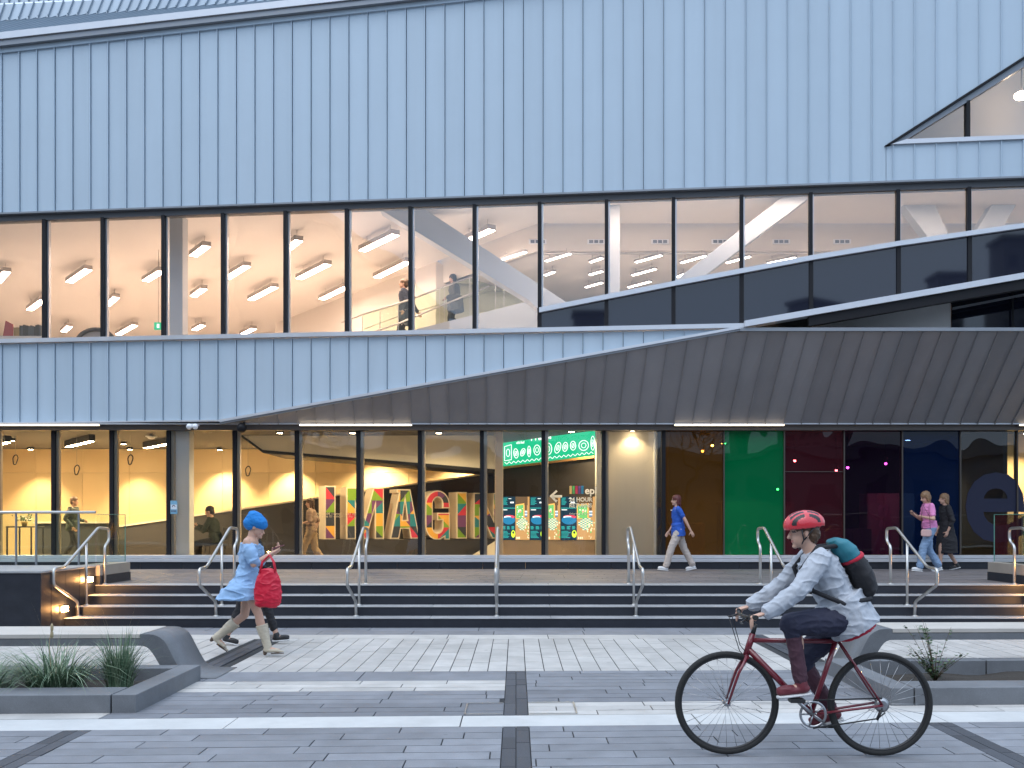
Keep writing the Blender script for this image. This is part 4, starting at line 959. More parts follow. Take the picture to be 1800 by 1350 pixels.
# ---- ground floor things -------------------------------------------------------------------------
l_gf = emis('shop_lamp', (1,.76,.45), 60)
for (q, lab) in (((-14,785,14,778),'linear lamp under the dark ceiling at the far left edge of the ground floor'),((119,786,161,776),'linear lamp under the dark ceiling behind the second ground floor window'),((256,788,300,780),'linear lamp under the dark ceiling left of the white column'),((-90,786,-55,778),'linear lamp under the dark ceiling beyond the left edge of view')):
    zl = 3.40; a, b = [V(((x-CX)/F*((zl-EH)*F/(CY-y)), (zl-EH)*F/(CY-y), zl)) for x, y in ((q[0],q[1]),(q[2],q[3]))]
    u = (b-a).normalized(); n_ = V((-u.y,u.x,0)); c = (a+b)/2; h = (b-a).length/2
    r = empty('linear_lamp', c, lab, 'ceiling lamp', 'linear lamps of the ground floor')
    mb = MB(); mb.obox(c+V((0,0,.08)), u*(h+.02), n_*.07, V((0,0,.075))); mb.build('housing', black, r)
    mb = MB(); mb.obox(c, u*h, n_*.055, V((0,0,.004))); mb.build('diffuser', l_gf, r)
l_dn = emis('downlight_lens', (1,.78,.48), 30)
def downlight(x, y, z, lab, watts, ang=95, tilt=(0,0,0), col=(1,.74,.40)):
    r = empty('downlight', (x,y,z), lab, 'downlight', 'round downlights of the ground floor')
    mb = MB(); mb.lathe([(.085,0),(.085,.03),(.07,.06)], (x,y,z), n=20); mb.build('housing', black, r)
    mb = MB(); mb.lathe([(.06,-.006),(.06,-.001)], (x,y,z), n=20); mb.build('lens', l_dn, r)
    L_ = bpy.data.lights.new('downlight_bulb', 'SPOT'); L_.energy = watts*2.7; L_.spot_size = math.radians(ang); L_.spot_blend = .6; L_.shadow_soft_size = .06; L_.color = col
    o = bpy.data.objects.new('downlight_bulb', L_); C.objects.link(o); o.parent = r; o.location = (0,0,-.03); o.rotation_euler = tilt
for i, (x, y, w_, lab) in enumerate(((-8.1,26.45,170,'downlight washing the back wall right of the white column'),(-6.2,26.45,170,'downlight washing the back wall behind the small bulkhead corner'),(-10.5,26.3,110,'downlight washing the back wall left of the white column'),(-13.2,26.3,110,'downlight washing the back wall at the far left'))): downlight(x, y, 3.5, lab, w_)
for i, (x, y, w_, lab) in enumerate(((-12.2,23.4,190,'added downlight over the dark counter at the far left'),(-9.9,24.4,150,'added downlight over the foot of the ramp wall'),(-5.2,21.3,45,'added downlight over the letter I'),(-3.6,21.3,45,'added downlight over the letters M and A'),(-1.7,21.3,45,'added downlight over the letters G and I'),(-3.8,26.3,170,'added downlight behind the white bulkhead over the letters'),(-1.4,26.3,150,'added downlight behind the white bulkhead near the tan column'),(1.2,21.0,60,'added downlight over the patterned screens'))): downlight(x, y, 3.5, lab, w_, 160 if y < 21.6 else 130)  # added lamps without a visible source, to brighten the ground floor
downlight(2.5, 20.74, 3.5, 'added downlight in front of the pale roller blind', 9, 130); downlight(11.3, 21.4, 3.5, 'downlight beyond the dark pane at the right edge', 100, 130)  # the one at the blind is added to wash it brighter
# little spots in the dark room
for x, y, c, s_, lab in ((1235,793,(1,.5,.15),14,'small orange spot lamp behind the amber glass, lower one'),(1252,783,(1,.72,.4),22,'small white spot lamp behind the amber glass, upper one'),(1397,810,(1,.7,.5),24,'bright spot lamp high behind the maroon glass'),(1470,827,(1,.75,.6),16,'spot lamp at the right edge of the maroon glass'),
                          (1490,822,(1,.25,.9),26,'magenta lamp high behind the dark purple glass at its left'),(1557,815,(1,.35,.8),14,'small pink lamp behind the dark purple glass at its right'),(1692,801,(1,.85,.55),20,'small warm lamp in the dark pane with the letter e'),(1367,860,(1,.8,.4),10,'tiny yellow lamp at the right edge of the green glass')):
    D = 23.2; p = P(x,y,D); r = empty('spot_lamp', p, lab, 'spot lamp', 'small lamps in the dark room')
    mb = MB(); mb.lathe([(.005,-.03),(.026,-.018),(.03,0),(.024,.03)], p, n=12); mb.build('bulb', emis('spot_%d' % x, c, s_*1.6), r)
    mb = MB(); mb.tube([p+V((0,.02,.03)), V((p.x,p.y+.02,3.56))], .008, 6); mb.lathe([(.055,.0),(.05,.12),(.02,.14)], p+V((0,0,.02)), n=12); mb.build('stem', black, r)
# furniture shapes in the dark room
for (x, y, w_, d_, h, lab, c) in ((4.0,24.6,1.6,.6,.95,'low dark cabinet behind the amber glass',(.10,.07,.05)),(6.3,25.2,1.9,.5,1.5,'tall dark shelf unit behind the maroon glass',(.10,.08,.08)),(8.2,24.2,1.4,.8,.8,'dark play table behind the navy glass',(.06,.08,.12)),(9.5,24.5,1.2,.6,1.7,'pale shelf unit behind the pane with the letter e',(.42,.42,.40))):
    r = empty('cabinet', (x,y,.56), lab, 'cabinet'); m_ = mat('cabinet_%d' % int(x*10), c, .5)
    mb = MB(); mb.box((x-w_/2,y,.56),(x+w_/2,y+d_,.56+h)); mb.build('carcass', m_, r, bevel=.01)
    mb = MB(); n = 3
    for k in range(n): mb.box((x-w_/2+.03+k*(w_-.06)/n,y-.02,.62),(x-w_/2+.01+(k+1)*(w_-.06)/n,y-.002,.50+h)); 
    mb.build('door', m_, r, bevel=.004)
downlight(9.4, 23.2, 3.5, 'dim downlight over the shelf behind the letter e', 28, 120); downlight(5.2, 24.2, 3.5, 'dim downlight behind the green glass', 60, 130)
# hanging cable loops
for (x, y, lab) in ((27,808,'looped cable hanging inside the leftmost ground floor window'),(135,826,'looped cable hanging low inside the second ground floor window'),(229,808,'looped cable hanging inside the third ground floor window'),(436,828,'looped cable hanging in front of the honey wall right of the white column')):
    D = 22.5; c = P(x,y,D); r = empty('hanging_cable', c, lab, 'cable', 'looped cables hanging from the ceiling')
    mb = MB(); mb.tube([c+V((.055*math.cos(t)*(1+.15*math.sin(3*t)), .03*math.sin(t), .115*math.sin(t))) for t in [PI*2*k/20 for k in range(20)]], .014, 6, closed=True); mb.build('loop', black, r)
    mb = MB(); mb.tube([c+V((0,0,.115)), V((c.x,c.y,3.56))], .004, 5); mb.build('cord', mat('thin_wire',(.3,.27,.22),.5), r)
# smoke detector, flood light, speaker
p = P(266,768,22.3); r = empty('smoke_detector', p, 'white smoke detector on the dark ceiling behind the third window', 'detector'); mb = MB(); mb.lathe([(.03,-.05),(.07,-.04),(.09,-.01),(.13,0),(.13,.02),(.03,.03),(.03,3.56-p.z)], p, n=20); mb.build('body', white_st, r)
p = P(339,748,20.05); r = empty('floodlight', p, 'small white twin floodlight over the white column', 'light')
mb = MB(); mb.box((p.x-.1,20.0,p.z+.0),(p.x+.1,20.17,p.z+.03)); mb.build('bracket', white_st, r)
for s in (-1,1): mb = MB(); mb.lathe([(.02,-.03),(.055,-.02),(.06,.03),(.03,.06)], p+V((s*.062,-.03,-.02)), (0,-1,-.6), n=14); mb.build('head', white_st, r)
p = P(425,752,20.0); r = empty('speaker', p, 'round black speaker under the soffit above the fourth mullion', 'speaker')
mb = MB(); mb.lathe([(.02,-.11),(.075,-.09),(.10,-.03),(.10,.03),(.06,.09),(.02,.10)], p, (0.25,-1,-.2), n=18); mb.build('body', black, r); mb = MB(); mb.tube([p, p+V((0,.1,.1)), p+V((0,.2,.12))], .02, 8); mb.build('bracket', black, r)
# table with flowers, dark counter at the left
ctr = mat('dark_counter', (.045,.045,.05), .5)
r = empty('side_table', P(45,990,22.6), 'black framed side table behind the left glass balustrade', 'table')
a, b = P(22,925,22.6), P(67,925,22.6)
mb = MB(); mb.box((a.x,22.3,a.z-.03),(b.x,22.9,a.z)); mb.build('table_top', ctr, r)
for x in (a.x+.02,b.x-.02):
    for y in (22.32,22.88): mb = MB(); mb.box((x-.015,y-.015,.56),(x+.015,y+.015,a.z-.032)); mb.build('leg', ctr, r)
r = empty('flower_pot', (a.x+.28,22.6,a.z), 'small pot of pale and green flowers on the black side table', 'flower pot')
mb = MB(); mb.lathe([(.05,0),(.075,.1),(.07,.1),(.02,.09)], (a.x+.28,22.6,a.z+.001), n=14); mb.build('pot', mat('ochre_pot',(.55,.35,.08),.5), r)
mb = MB(); rr = random.Random(9)
for i in range(90):
    d = V((rr.gauss(0,.1),rr.gauss(0,.08),.13+abs(rr.gauss(0,.07)))); q = V((a.x+.28,22.6,a.z))+d; u = V((rr.uniform(-1,1),rr.uniform(-1,1),rr.uniform(-1,1))).normalized()*.035; w_ = u.orthogonal().normalized()*.018
    mb.face([q-u,q+w_,q+u,q-w_], rr.choice([0,0,1]))
mb.build('flowers', [leaf_s2, mat('pale_petal',(.7,.62,.5),.6)], r)
r = empty('counter', P(100,990,24), 'long dark counter with pale top behind the left balustrade', 'counter')
a, b = P(62,945,24.2), P(190,905,24.2)
mb = MB(); mb.prism([V((a.x,24.2,.56)),V((b.x,24.2,.56)),V((b.x,24.2,1.50)),V((a.x,24.2,1.50))], (0,.5,0)); mb.build('front', ctr, r)
mb = MB(); mb.box((a.x-.03,24.15,1.503),(b.x+.03,24.75,1.54)); mb.build('top', mat('pale_cap',(.62,.55,.44),.5), r)

# ---- the coloured letters ---------------------------------------------------------------------
LCOL = [mat('letter_%d' % i, c, .5) for i, c in enumerate(((.80,.42,.06),(.62,.035,.06),(.02,.22,.27),(.20,.36,.03),(.16,.05,.16),(.04,.045,.06)))]
cream = mat('letter_cream', (.74,.63,.48), .6, var=.04, scale=4)
YAW = math.radians(27); LU_ = V((math.cos(YAW), math.sin(YAW), 0)); LN = V((math.sin(YAW), -math.cos(YAW), 0))
L0 = P(572,900,22.0); L0.z = 0
def lpt(px):                                           # photo column -> distance along the letter row
    d = V(((px-CX)/F,1,0)); t = L0.dot(LN)/d.dot(LN); return (d*t-L0).dot(LU_)
def letter(ch, xl, xr, top, bot, loops, holes=()):
    u0, u1 = lpt(xl), lpt(xr); um = (u0+u1)/2; pos = L0+LU_*um; D = pos.y
    zb = EH+(CY-bot)/F*D; zt = EH+(CY-top)/F*D; base = V((pos.x,pos.y,zb))
    r = empty('letter', base, ch[1], 'letter', 'large colourful letters behind the glass')
    W, H = (u1-u0), (zt-zb)
    def w3(p, off): return base+LU_*((p[0]-.5)*W)+V((0,0,p[1]*H))+LN*off
    # cream body: outline extruded back
    def shape(scale_in, off, thick, name, mats, colour):
        bm = bmesh.new(); 
        cu = bpy.data.curves.new('t','CURVE'); cu.dimensions = '2D'; cu.fill_mode = 'BOTH'; cu.extrude = thick/2; cu.offset = -scale_in
        for lp in list(loops)+list(holes):
            sp = cu.splines.new('POLY'); sp.points.add(len(lp)-1); sp.use_cyclic_u = True
            for q, p in zip(sp.points, lp): q.co = ((p[0]-.5)*W, p[1]*H, 0, 1)
        ob = bpy.data.objects.new('t', cu); C.objects.link(ob); dg = bpy.context.evaluated_depsgraph_get(); dg.update()
        me = bpy.data.meshes.new_from_object(ob.evaluated_get(dg)); bpy.data.objects.remove(ob); bpy.data.curves.remove(cu)
        if colour:
            bm.from_mesh(me); rr = random.Random(ord(ch[0])*7+int(xl))
            for k in range(1, 4):
                bmesh.ops.bisect_plane(bm, geom=bm.verts[:]+bm.edges[:]+bm.faces[:], plane_co=(0,H*k/4,0), plane_no=(0,1,0))
            nx = max(1, round(W/(H/4)))
            for k in range(1, nx): bmesh.ops.bisect_plane(bm, geom=bm.verts[:]+bm.edges[:]+bm.faces[:], plane_co=(-W/2+W*k/nx,0,0), plane_no=(1,0,0))
            sg_ = {}
            cw, chh = W/nx, H/4
            for k in range(-nx-5, nx+6):
                for s in (1,-1):
                    bmesh.ops.bisect_plane(bm, geom=bm.verts[:]+bm.edges[:]+bm.faces[:], plane_co=(-W/2+cw*k,0,0), plane_no=V((chh,-s*cw,0)).normalized())
            tab = {}
            for f in bm.faces:
                c = f.calc_center_median(); i = int((c.x+W/2)/cw); j = int(c.y/chh); fx = (c.x+W/2)/cw-i; fy_ = c.y/chh-j
                s = (i*7+j*13+ord(ch[0])) % 3
                side = 0 if s == 0 and fx > fy_ else 1 if s == 0 else 2 if s == 1 and fx+fy_ > 1 else 3 if s == 1 else 4
                if (i,j,side) not in tab:
                    used = [v for (a, b, c_), v in tab.items() if abs(a-i)+abs(b-j) <= 1]
                    ch_ = [q for q in range(6) if q not in used] or list(range(6)); tab[(i,j,side)] = rr.choice(ch_)
                f.material_index = tab[(i,j,side)]
            bm.to_mesh(me)
        bm.free()
        ax, ay, az = LU_, V((0,0,1)), LN
        o3 = LN*off
        me.transform(Matrix(((ax.x,ay.x,az.x,o3.x),(ax.y,ay.y,az.y,o3.y),(ax.z,ay.z,az.z,o3.z),(0,0,0,1))))
        idx = [p.material_index for p in me.polygons]; me.materials.clear()
        for m_ in mats: me.materials.append(m_)
        if not colour:
            for p in me.polygons: p.material_index = 0; p.use_smooth = False
        else:
            for p, q_ in zip(me.polygons, idx): p.material_index = q_
        me.name = name; o = bpy.data.objects.new(name, me); C.objects.link(o); o.parent = r
    shape(0, -.26, .50, 'cream_body', [cream], False)
    shape(.028, -.005, .012, 'coloured_face', LCOL, True)
def arc_pts(cx, cy, rx, ry, a0, a1, n=14): return [(cx+rx*math.cos(math.radians(a0+(a1-a0)*k/n)), cy+ry*math.sin(math.radians(a0+(a1-a0)*k/n))) for k in range(n+1)]
BAR = [(0,0),(1,0),(1,1),(0,1)]
letter(('I','narrow colourful letter I, first and tallest of the row of letters'), 571, 590, 854, 948, [BAR])
letter(('M','wide colourful letter M between the first I and the A'), 609, 675, 857, 947.5, [[(0,0),(.25,0),(.25,.62),(.47,0),(.53,0),(.76,.62),(.76,0),(1,0),(1,1),(.72,1),(.5,.42),(.28,1),(0,1)]])
letter(('A','colourful letter A between the M and the G'), 686, 738, 860, 947, [[(0,0),(.30,0),(.36,.2),(.64,.2),(.70,0),(1,0),(.68,1),(.22,1),(.22,.93),(.30,.93)]], [[(.42,.38),(.50,.75),(.58,.38)]])
letter(('G','rounded colourful letter G between the A and the second I'), 748, 791, 862, 949, [arc_pts(.5,.70,.5,.30,0,180)+arc_pts(.5,.30,.5,.30,180,270)+[(.62,.01),(.78,.06),(.78,0),(1,0),(1,.55),(.48,.55),(.48,.40),(.70,.40),(.70,.28)]+arc_pts(.5,.26,.2,.12,0,-180,10)+arc_pts(.5,.72,.2,.14,180,0,10)+[(.70,.64),(1,.64)]])
letter(('I','narrow colourful letter I between the G and the N'), 803, 821, 865, 946.7, [BAR])
letter(('N','colourful letter N last in the row beside the tan column'), 833, 878, 866.5, 946.7, [[(0,0),(.24,0),(.24,.60),(.72,0),(1,0),(1,1),(.76,1),(.76,.42),(.28,1),(0,1)]])
dm = empty('letter_plinth', (L0+LU_*2.4)*1, 'low dark plinth carrying the row of large letters', 'plinth')
mb = MB(); q0, q1 = L0-LU_*.4, L0+LU_*5.4
mb.prism([V((q0.x,q0.y,.56)),V((q1.x,q1.y,.56)),V((q1.x,q1.y,1.10)),V((q0.x,q0.y,1.135))], -LN*.6); mb.build('block', dkwall, dm)

# ======================= ACROSS THE SQUARE (seen only as reflections) ================================
def mirror_pt(p, pl=None):
    p = V(p); n_ = V((FA,1,0)); n2 = n_.length; dist = (p.dot(n_)-FB)/n2; return p-n_.normalized()*2*dist
def env_building(name, va, vb, h, depth, m, lab, ww, wh, win_m, base=0.0):
    a = mirror_pt(va); b = mirror_pt(vb); a.z = b.z = 0; u = (b-a).normalized(); n_ = V((-u.y,u.x,0))
    if n_.y < 0: n_ = -n_
    r = empty(name, a, lab, 'building')
    mb = MB(); mb.prism([a,b,b-n_*depth,a-n_*depth], (0,0,h)); mb.build('wall', m, r)
    mb = MB(); L_ = (b-a).length; nx = int(L_/ww); nz_ = int((h-2)/wh)
    for i in range(nx):
        for j in range(nz_):
            c = a+u*(ww*(i+.5)+(L_-nx*ww)/2)+V((0,0,2+wh*j+wh*.45))+n_*.05
            mb.obox(c, u*ww*.27, n_*.04, V((0,0,wh*.3)))
    mb.build('windows_grid', win_m, r)
    mb = MB(); mb.prism([a+n_*.4-u*.4,b+n_*.4+u*.4,b-n_*(depth+.4)+u*.4,a-n_*(depth+.4)-u*.4], (0,0,.7)); o = mb.build('cornice', m, r); o.location.z += h
    return r
stone_e = mat('sandstone', (.34,.27,.19), .8, var=.1); glass_e = mat('tower_glass', (.05,.06,.08), .15); conc_e = mat('tower_concrete', (.16,.165,.18), .7, var=.1)
env_building('stone_building', P(-60,500,46), P(500,560,80), 17.5, 14, stone_e, 'long sandstone building across the square, mirrored in the left upstairs windows', 3.2, 3.6, glass_e)
env_building('office_tower', P(1010,560,190), P(1064,560,190), 42, 5, conc_e, 'slim grey tower mirrored in the first dark glass panel', 2.4, 3.4, glass_e)
env_building('office_tower', P(1425,560,170), P(1480,560,175), 40, 5, conc_e, 'reddish low tower mirrored near the middle of the dark glass band', 2.6, 3.4, glass_e)
env_building('office_tower', P(1650,560,180), P(1702,560,180), 47, 5, conc_e, 'stepped tower mirrored in the dark glass band toward the right', 2.6, 3.4, glass_e)
env_building('office_tower', P(1765,560,160), P(1880,560,160), 48, 5, conc_e, 'dark tower mirrored at the right end of the dark glass band', 2.6, 3.4, glass_e)
mirror_pt = lambda p: V((p[0], 41-p[1], p[2]))
env_building('low_building', P(-200,600,74), P(2000,600,74), 6.2, 12, conc_e, 'low grey building across the square, mirrored in the shop glass', 4.0, 3.2, glass_e)

# bare trees in the square behind the camera, mirrored in the shop glass
bark = mat('tree_bark', (.07,.055,.045), .85, var=.15)
def bare_tree(x, y, h, seed, lab):
    rr = random.Random(seed); r = empty('bare_tree', (x,y,0), lab, 'tree', 'bare trees across the square'); tr = MB(); cr = MB()
    tr.tube([V((x,y,-.02)),V((x+.05,y,h*.2)),V((x-.03,y+.05,h*.42))], .13, 8, r1=.08)
    def grow(p, d, l, rad, k):
        pts = [p]; q = p
        for i in range(3): d = (d+V((rr.gauss(0,.16),rr.gauss(0,.16),rr.gauss(.04,.1)))).normalized(); q = q+d*l/3; pts.append(q)
        cr.tube(pts, rad, 5 if k < 2 else 4, r1=rad*.55)
        if k < 4:
            for j in range(3): grow(pts[rr.choice([2,3])], (d+V((rr.gauss(0,.5),rr.gauss(0,.5),rr.gauss(.1,.25)))).normalized(), l*rr.uniform(.6,.78), rad*.55, k+1)
    for j in range(4): grow(V((x-.03,y+.05,h*.41)), V((rr.gauss(0,.6),rr.gauss(0,.6),1)).normalized(), h*.24, .06, 0)
    tr.build('trunk', bark, r); cr.build('crown', bark, r)
bare_tree(2.2,-9,8.5,1,'bare tree mirrored in the pale blind and amber glass'); bare_tree(9.5,-12,9.5,2,'bare tree mirrored in the maroon and purple glass'); bare_tree(-9.5,-10,9,3,'bare tree mirrored beside the white column on the left')
# ======================= PEOPLE =================================================================
skin = mat('skin', (.56,.34,.25), .5, var=.04, scale=25); skin2 = mat('skin_tan', (.42,.25,.17), .5, var=.04, scale=25)
eye_m = mat('eye_dark', (.03,.025,.025), .3); lip_m = mat('lips', (.45,.16,.14), .45)
def loft(bm, rings, n=16):
    prev = None; first = None
    for (c, u, v_, ru, rv) in rings:
        vs = [bm.verts.new(c+u*(ru*math.cos(2*PI*k/n))+v_*(rv*math.sin(2*PI*k/n))) for k in range(n)]
        if prev:
            for k in range(n): bm.faces.new((prev[k],prev[(k+1)%n],vs[(k+1)%n],vs[k]))
        else: first = vs
        prev = vs
    bm.faces.new(first[::-1]); bm.faces.new(prev)
def cap(bm, p0, p1, r0, r1, n=12, fl=1.0, side=None):
    """tapered limb with round ends; FL flattens it across SIDE"""
    d = (p1-p0); L_ = d.length; d = d/L_ if L_ > 1e-6 else V((0,0,1))
    u = (side-d*side.dot(d)).normalized() if side else d.orthogonal().normalized(); v_ = d.cross(u)
    R_ = []
    for k in range(3): a = PI/2*(k+.35)/3.35; R_.append((p0-d*r0*math.cos(a), u, v_, r0*math.sin(a), r0*math.sin(a)*fl))
    R_.append((p0,u,v_,r0,r0*fl)); R_.append((p1,u,v_,r1,r1*fl))
    for k in (2,1,0): a = PI/2*(k+.35)/3.35; R_.append((p1+d*r1*math.cos(a), u, v_, r1*math.sin(a), r1*math.sin(a)*fl))
    loft(bm, R_, n)
def ell(bm, c, ax, ay, az, sub=3):
    r_ = bmesh.ops.create_icosphere(bm, subdivisions=sub, radius=1)
    M_ = Matrix(((ax.x,ay.x,az.x,c.x),(ax.y,ay.y,az.y,c.y),(ax.z,ay.z,az.z,c.z),(0,0,0,1))); bmesh.ops.transform(bm, matrix=M_, verts=r_['verts'])
def finish(bm, name, mats, parent, voxel, smooth=4, fold=0.0, fscale=9, painter=None, cut=None):
    me = bpy.data.meshes.new(name); bmesh.ops.recalc_face_normals(bm, faces=bm.faces); bm.to_mesh(me); bm.free()
    ob = bpy.data.objects.new(name, me); C.objects.link(ob)
    m = ob.modifiers.new('r','REMESH'); m.mode = 'VOXEL'; m.voxel_size = voxel
    if smooth: s = ob.modifiers.new('s','SMOOTH'); s.iterations = smooth; s.factor = .5
    dg = bpy.context.evaluated_depsgraph_get(); dg.update()
    me2 = bpy.data.meshes.new_from_object(ob.evaluated_get(dg)); bpy.data.objects.remove(ob); bpy.data.meshes.remove(me)
    if fold:
        me2.update()
        nr = [v.normal.copy() for v in me2.vertices]
        for v, q in zip(me2.vertices, nr):
            c = v.co; a = noise.noise(V((c.x*fscale, c.y*fscale, c.z*fscale*1.3)))+.5*noise.noise(V((c.x*fscale*2.3, c.y*fscale*2.3, c.z*fscale*2.9)))
            rd_ = 1-abs(noise.noise(V((c.x*fscale*.8+7, c.y*fscale*.8, c.z*fscale*1.7))))
            v.co = c+q*(fold*(a*.7+(rd_**6)*.8-.3))
    if cut:
        b2 = bmesh.new(); b2.from_mesh(me2); bmesh.ops.delete(b2, geom=[v for v in b2.verts if cut(v.co)], context='VERTS'); b2.to_mesh(me2); b2.free()
    me2.name = name; me2.materials.clear()
    for m_ in (mats if isinstance(mats, (list,tuple)) else [mats]): me2.materials.append(m_)
    for p in me2.polygons: p.use_smooth = True; p.material_index = painter(p.center) if painter else 0
    o = bpy.data.objects.new(name, me2); C.objects.link(o); o.parent = parent
    return o
def ik(a, t, l1, l2, pole):
    d = t-a; L_ = d.length
    if L_ > (l1+l2)*.998: t = a+d*((l1+l2)*.998/L_); d = t-a; L_ = d.length
    x = (l1*l1-l2*l2+L_*L_)/(2*L_); h = math.sqrt(max(0,l1*l1-x*x)); n_ = d.normalized(); q = (pole-n_*pole.dot(n_)).normalized()
    return a+n_*x+q*h, t
def rotY(v, deg):                                      # pitch forward (x forward, z up)
    a = math.radians(deg); return V((v.x*math.cos(a)+v.z*math.sin(a), v.y, -v.x*math.sin(a)+v.z*math.cos(a)))
def person(label, loc, heading, H, pel, lean, head, ank, wr, dress, voxel=.008, skin_m=None, group=None, headyaw=0, toes=(0,0), pn=None, curl=(.5,.5), hdir=None, female=True, headfwd=.35, hand_end=(None,None)):
    """local axes: x forward, y to the person's left, z up. ank / wr: (left, right) targets."""
    s = H/1.70; skin_m = skin_m or skin
    root = bpy.data.objects.new('person', None); C.objects.link(root); root.location = loc; root.rotation_euler = (0,0,heading); tag(root, label, 'person', group)
    Y = V((0,1,0)); up = rotY(V((0,0,1)), lean); fw = rotY(V((1,0,0)), lean); pel = V(pel)
    def sp(t): return pel+up*t*s
    tors = [(-.10,.125,.09),(-.03,.165,.112),(.05,.158,.108),(.15,.128 if female else .14,.092),(.27,.145 if female else .16,.108),(.37,.165 if female else .18,.105),(.445,.145 if female else .16,.085),(.485,.07,.06)]
    def torso(bm, inf, t0=-.12, t1=.6, wid=1.0): loft(bm, [(sp(t), Y, fw, (w_+inf/s)*s*wid, (d_+inf/s)*s*wid) for t, w_, d_ in tors if t0 <= t <= t1], 18)
    nb = sp(.48); hup = rotY(V((0,0,1)), lean*headfwd+head*.5); hf0 = rotY(V((1,0,0)), head); hu = rotY(V((0,0,1)), head)
    hy = math.radians(headyaw); hf = hf0*math.cos(hy)+Y*math.sin(hy); hl = hu.cross(hf)
    hc = nb+hup*.085*s+hu*.062*s+hf*.012*s
    sh_ = [sp(.435)+Y*(.165 if female else .185)*s*k for k in (1,-1)]; hp = [pel+up*(-.04*s)+Y*.088*s*k for k in (1,-1)]
    legs = []; arms = []
    for k in (0,1):
        kn, a_ = ik(hp[k], V(ank[k]), .425*s, .405*s, V((1,(.12,-.12)[k],.05))); legs.append((hp[k],kn,a_))
        el, w_ = ik(sh_[k], V(wr[k]), .285*s, .255*s, rotY(V((-.7,(.55,-.55)[k],-.6)), lean*.5)); arms.append((sh_[k],el,w_))
    foot = []
    for k in (0,1):
        fd = rotY(V((1,(.08,-.08)[k],0)), toes[k]).normalized(); fu = rotY(V((0,0,1)), toes[k]); foot.append((fd, fu))
    # body
    bm = bmesh.new(); torso(bm, -.006*s)
    cap(bm, nb-up*.03*s, nb+hup*.10*s, .055*s, .05*s, fl=.95, side=Y)
    ell(bm, hc+hu*.028*s-hf*.008*s, hf*.094*s, hl*.073*s, hu*.088*s); ell(bm, hc-hu*.042*s+hf*.022*s, hf*.066*s, hl*.054*s, hu*.066*s)
    cap(bm, hc+hf*.084*s+hu*.014*s, hc+hf*.103*s-hu*.022*s, .008*s, .014*s, 8); ell(bm, hc+hf*.077*s-hu*.052*s, hf*.015*s, hl*.024*s, hu*.012*s, 2); ell(bm, hc+hf*.070*s-hu*.088*s, hf*.02*s, hl*.022*s, hu*.018*s, 2)
    for k in (1,-1): ell(bm, hc+hl*k*.074*s-hf*.004*s-hu*.012*s, hf*.017*s, hl*.009*s, hu*.031*s, 2)
    for k in (0,1):
        a, e, w_ = arms[k]; cap(bm, a, e, .047*s, .036*s); cap(bm, e, w_, .037*s, .024*s)
        hd = hand_end[k]; d = (V(hd)-w_).normalized() if hd else ((w_-e).normalized())
        n_ = V(pn[k]) if pn else V((0,(-1,1)[k],0)); n_ = (n_-d*n_.dot(d)).normalized(); lt = d.cross(n_); cc = curl[k]
        cap(bm, w_, w_+d*.045*s, .023*s, .034*s, fl=.45, side=lt); cap(bm, w_+d*.035*s, w_+d*.078*s, .036*s, .037*s, fl=.36, side=lt)
        for j, (of, ln_) in enumerate(((-.029,.070),(-.010,.080),(.010,.076),(.028,.060))):
            p = w_+d*.085*s+lt*of*s; dd = d.copy()
            for q, (fr_, an) in enumerate(((.45,cc*45),(.31,cc*55),(.24,cc*40))):
                an = math.radians(an); dd = (dd*math.cos(an)+n_*math.sin(an)).normalized(); e2 = p+dd*ln_*fr_*s*1.15
                cap(bm, p, e2, (.0088-.0006*q)*s, (.0082-.0008*q)*s, 8); p = e2
                nn = n_ - dd*n_.dot(dd); 
        sg_ = (1,-1)[k]; th = (d*.55+lt*(-.75)+n_*.35*cc).normalized(); p = w_+d*.03*s-lt*.026*s
        e2 = p+th*.042*s; cap(bm, p, e2, .012*s, .0105*s, 8); th2 = (th+n_*.8*cc+d*.35).normalized(); cap(bm, e2, e2+th2*.034*s, .0105*s, .0085*s, 8)
        h, kn, an_ = legs[k]; cap(bm, h, kn, .082*s, .052*s); cap(bm, kn, an_, .052*s, .035*s); ell(bm, kn.lerp(an_,.28)-V((.018*s,0,0)), V((.044*s,0,0)), V((0,.046*s,0)), (an_-kn).normalized()*.11*s, 2)
        fd, fu = foot[k]; cap(bm, an_-fu*.03*s, an_+fd*.13*s-fu*.055*s, .034*s, .026*s)
    def paint(c):
        if voxel > .0095: return 0
        for k in (1,-1):
            d = c-(hc+hf*.082*s+hl*k*.031*s+hu*.014*s)
            if abs(d.dot(hl)) < .014*s and abs(d.dot(hu)) < .0065*s and abs(d.dot(hf)) < .03*s: return 1
            d = c-(hc+hf*.082*s+hl*k*.032*s+hu*.036*s)
            if abs(d.dot(hl)) < .018*s and abs(d.dot(hu)) < .0045*s and abs(d.dot(hf)) < .03*s: return 1
        d = c-(hc+hf*.085*s-hu*.052*s)
        if abs(d.dot(hl)) < .022*s and abs(d.dot(hu)) < .0075*s and abs(d.dot(hf)) < .02*s: return 2
        return 0
    finish(bm, 'body', [skin_m, eye_m, lip_m], root, voxel, 3, painter=paint)
    ctx = dict(root=root, s=s, sp=sp, up=up, fw=fw, Y=Y, pel=pel, nb=nb, hc=hc, hf=hf, hl=hl, hu=hu, legs=legs, arms=arms, foot=foot, torso=torso, voxel=voxel)
    for it in dress: it(ctx)
    return root, ctx
def W_(r, p): return r.matrix_basis @ V(p)

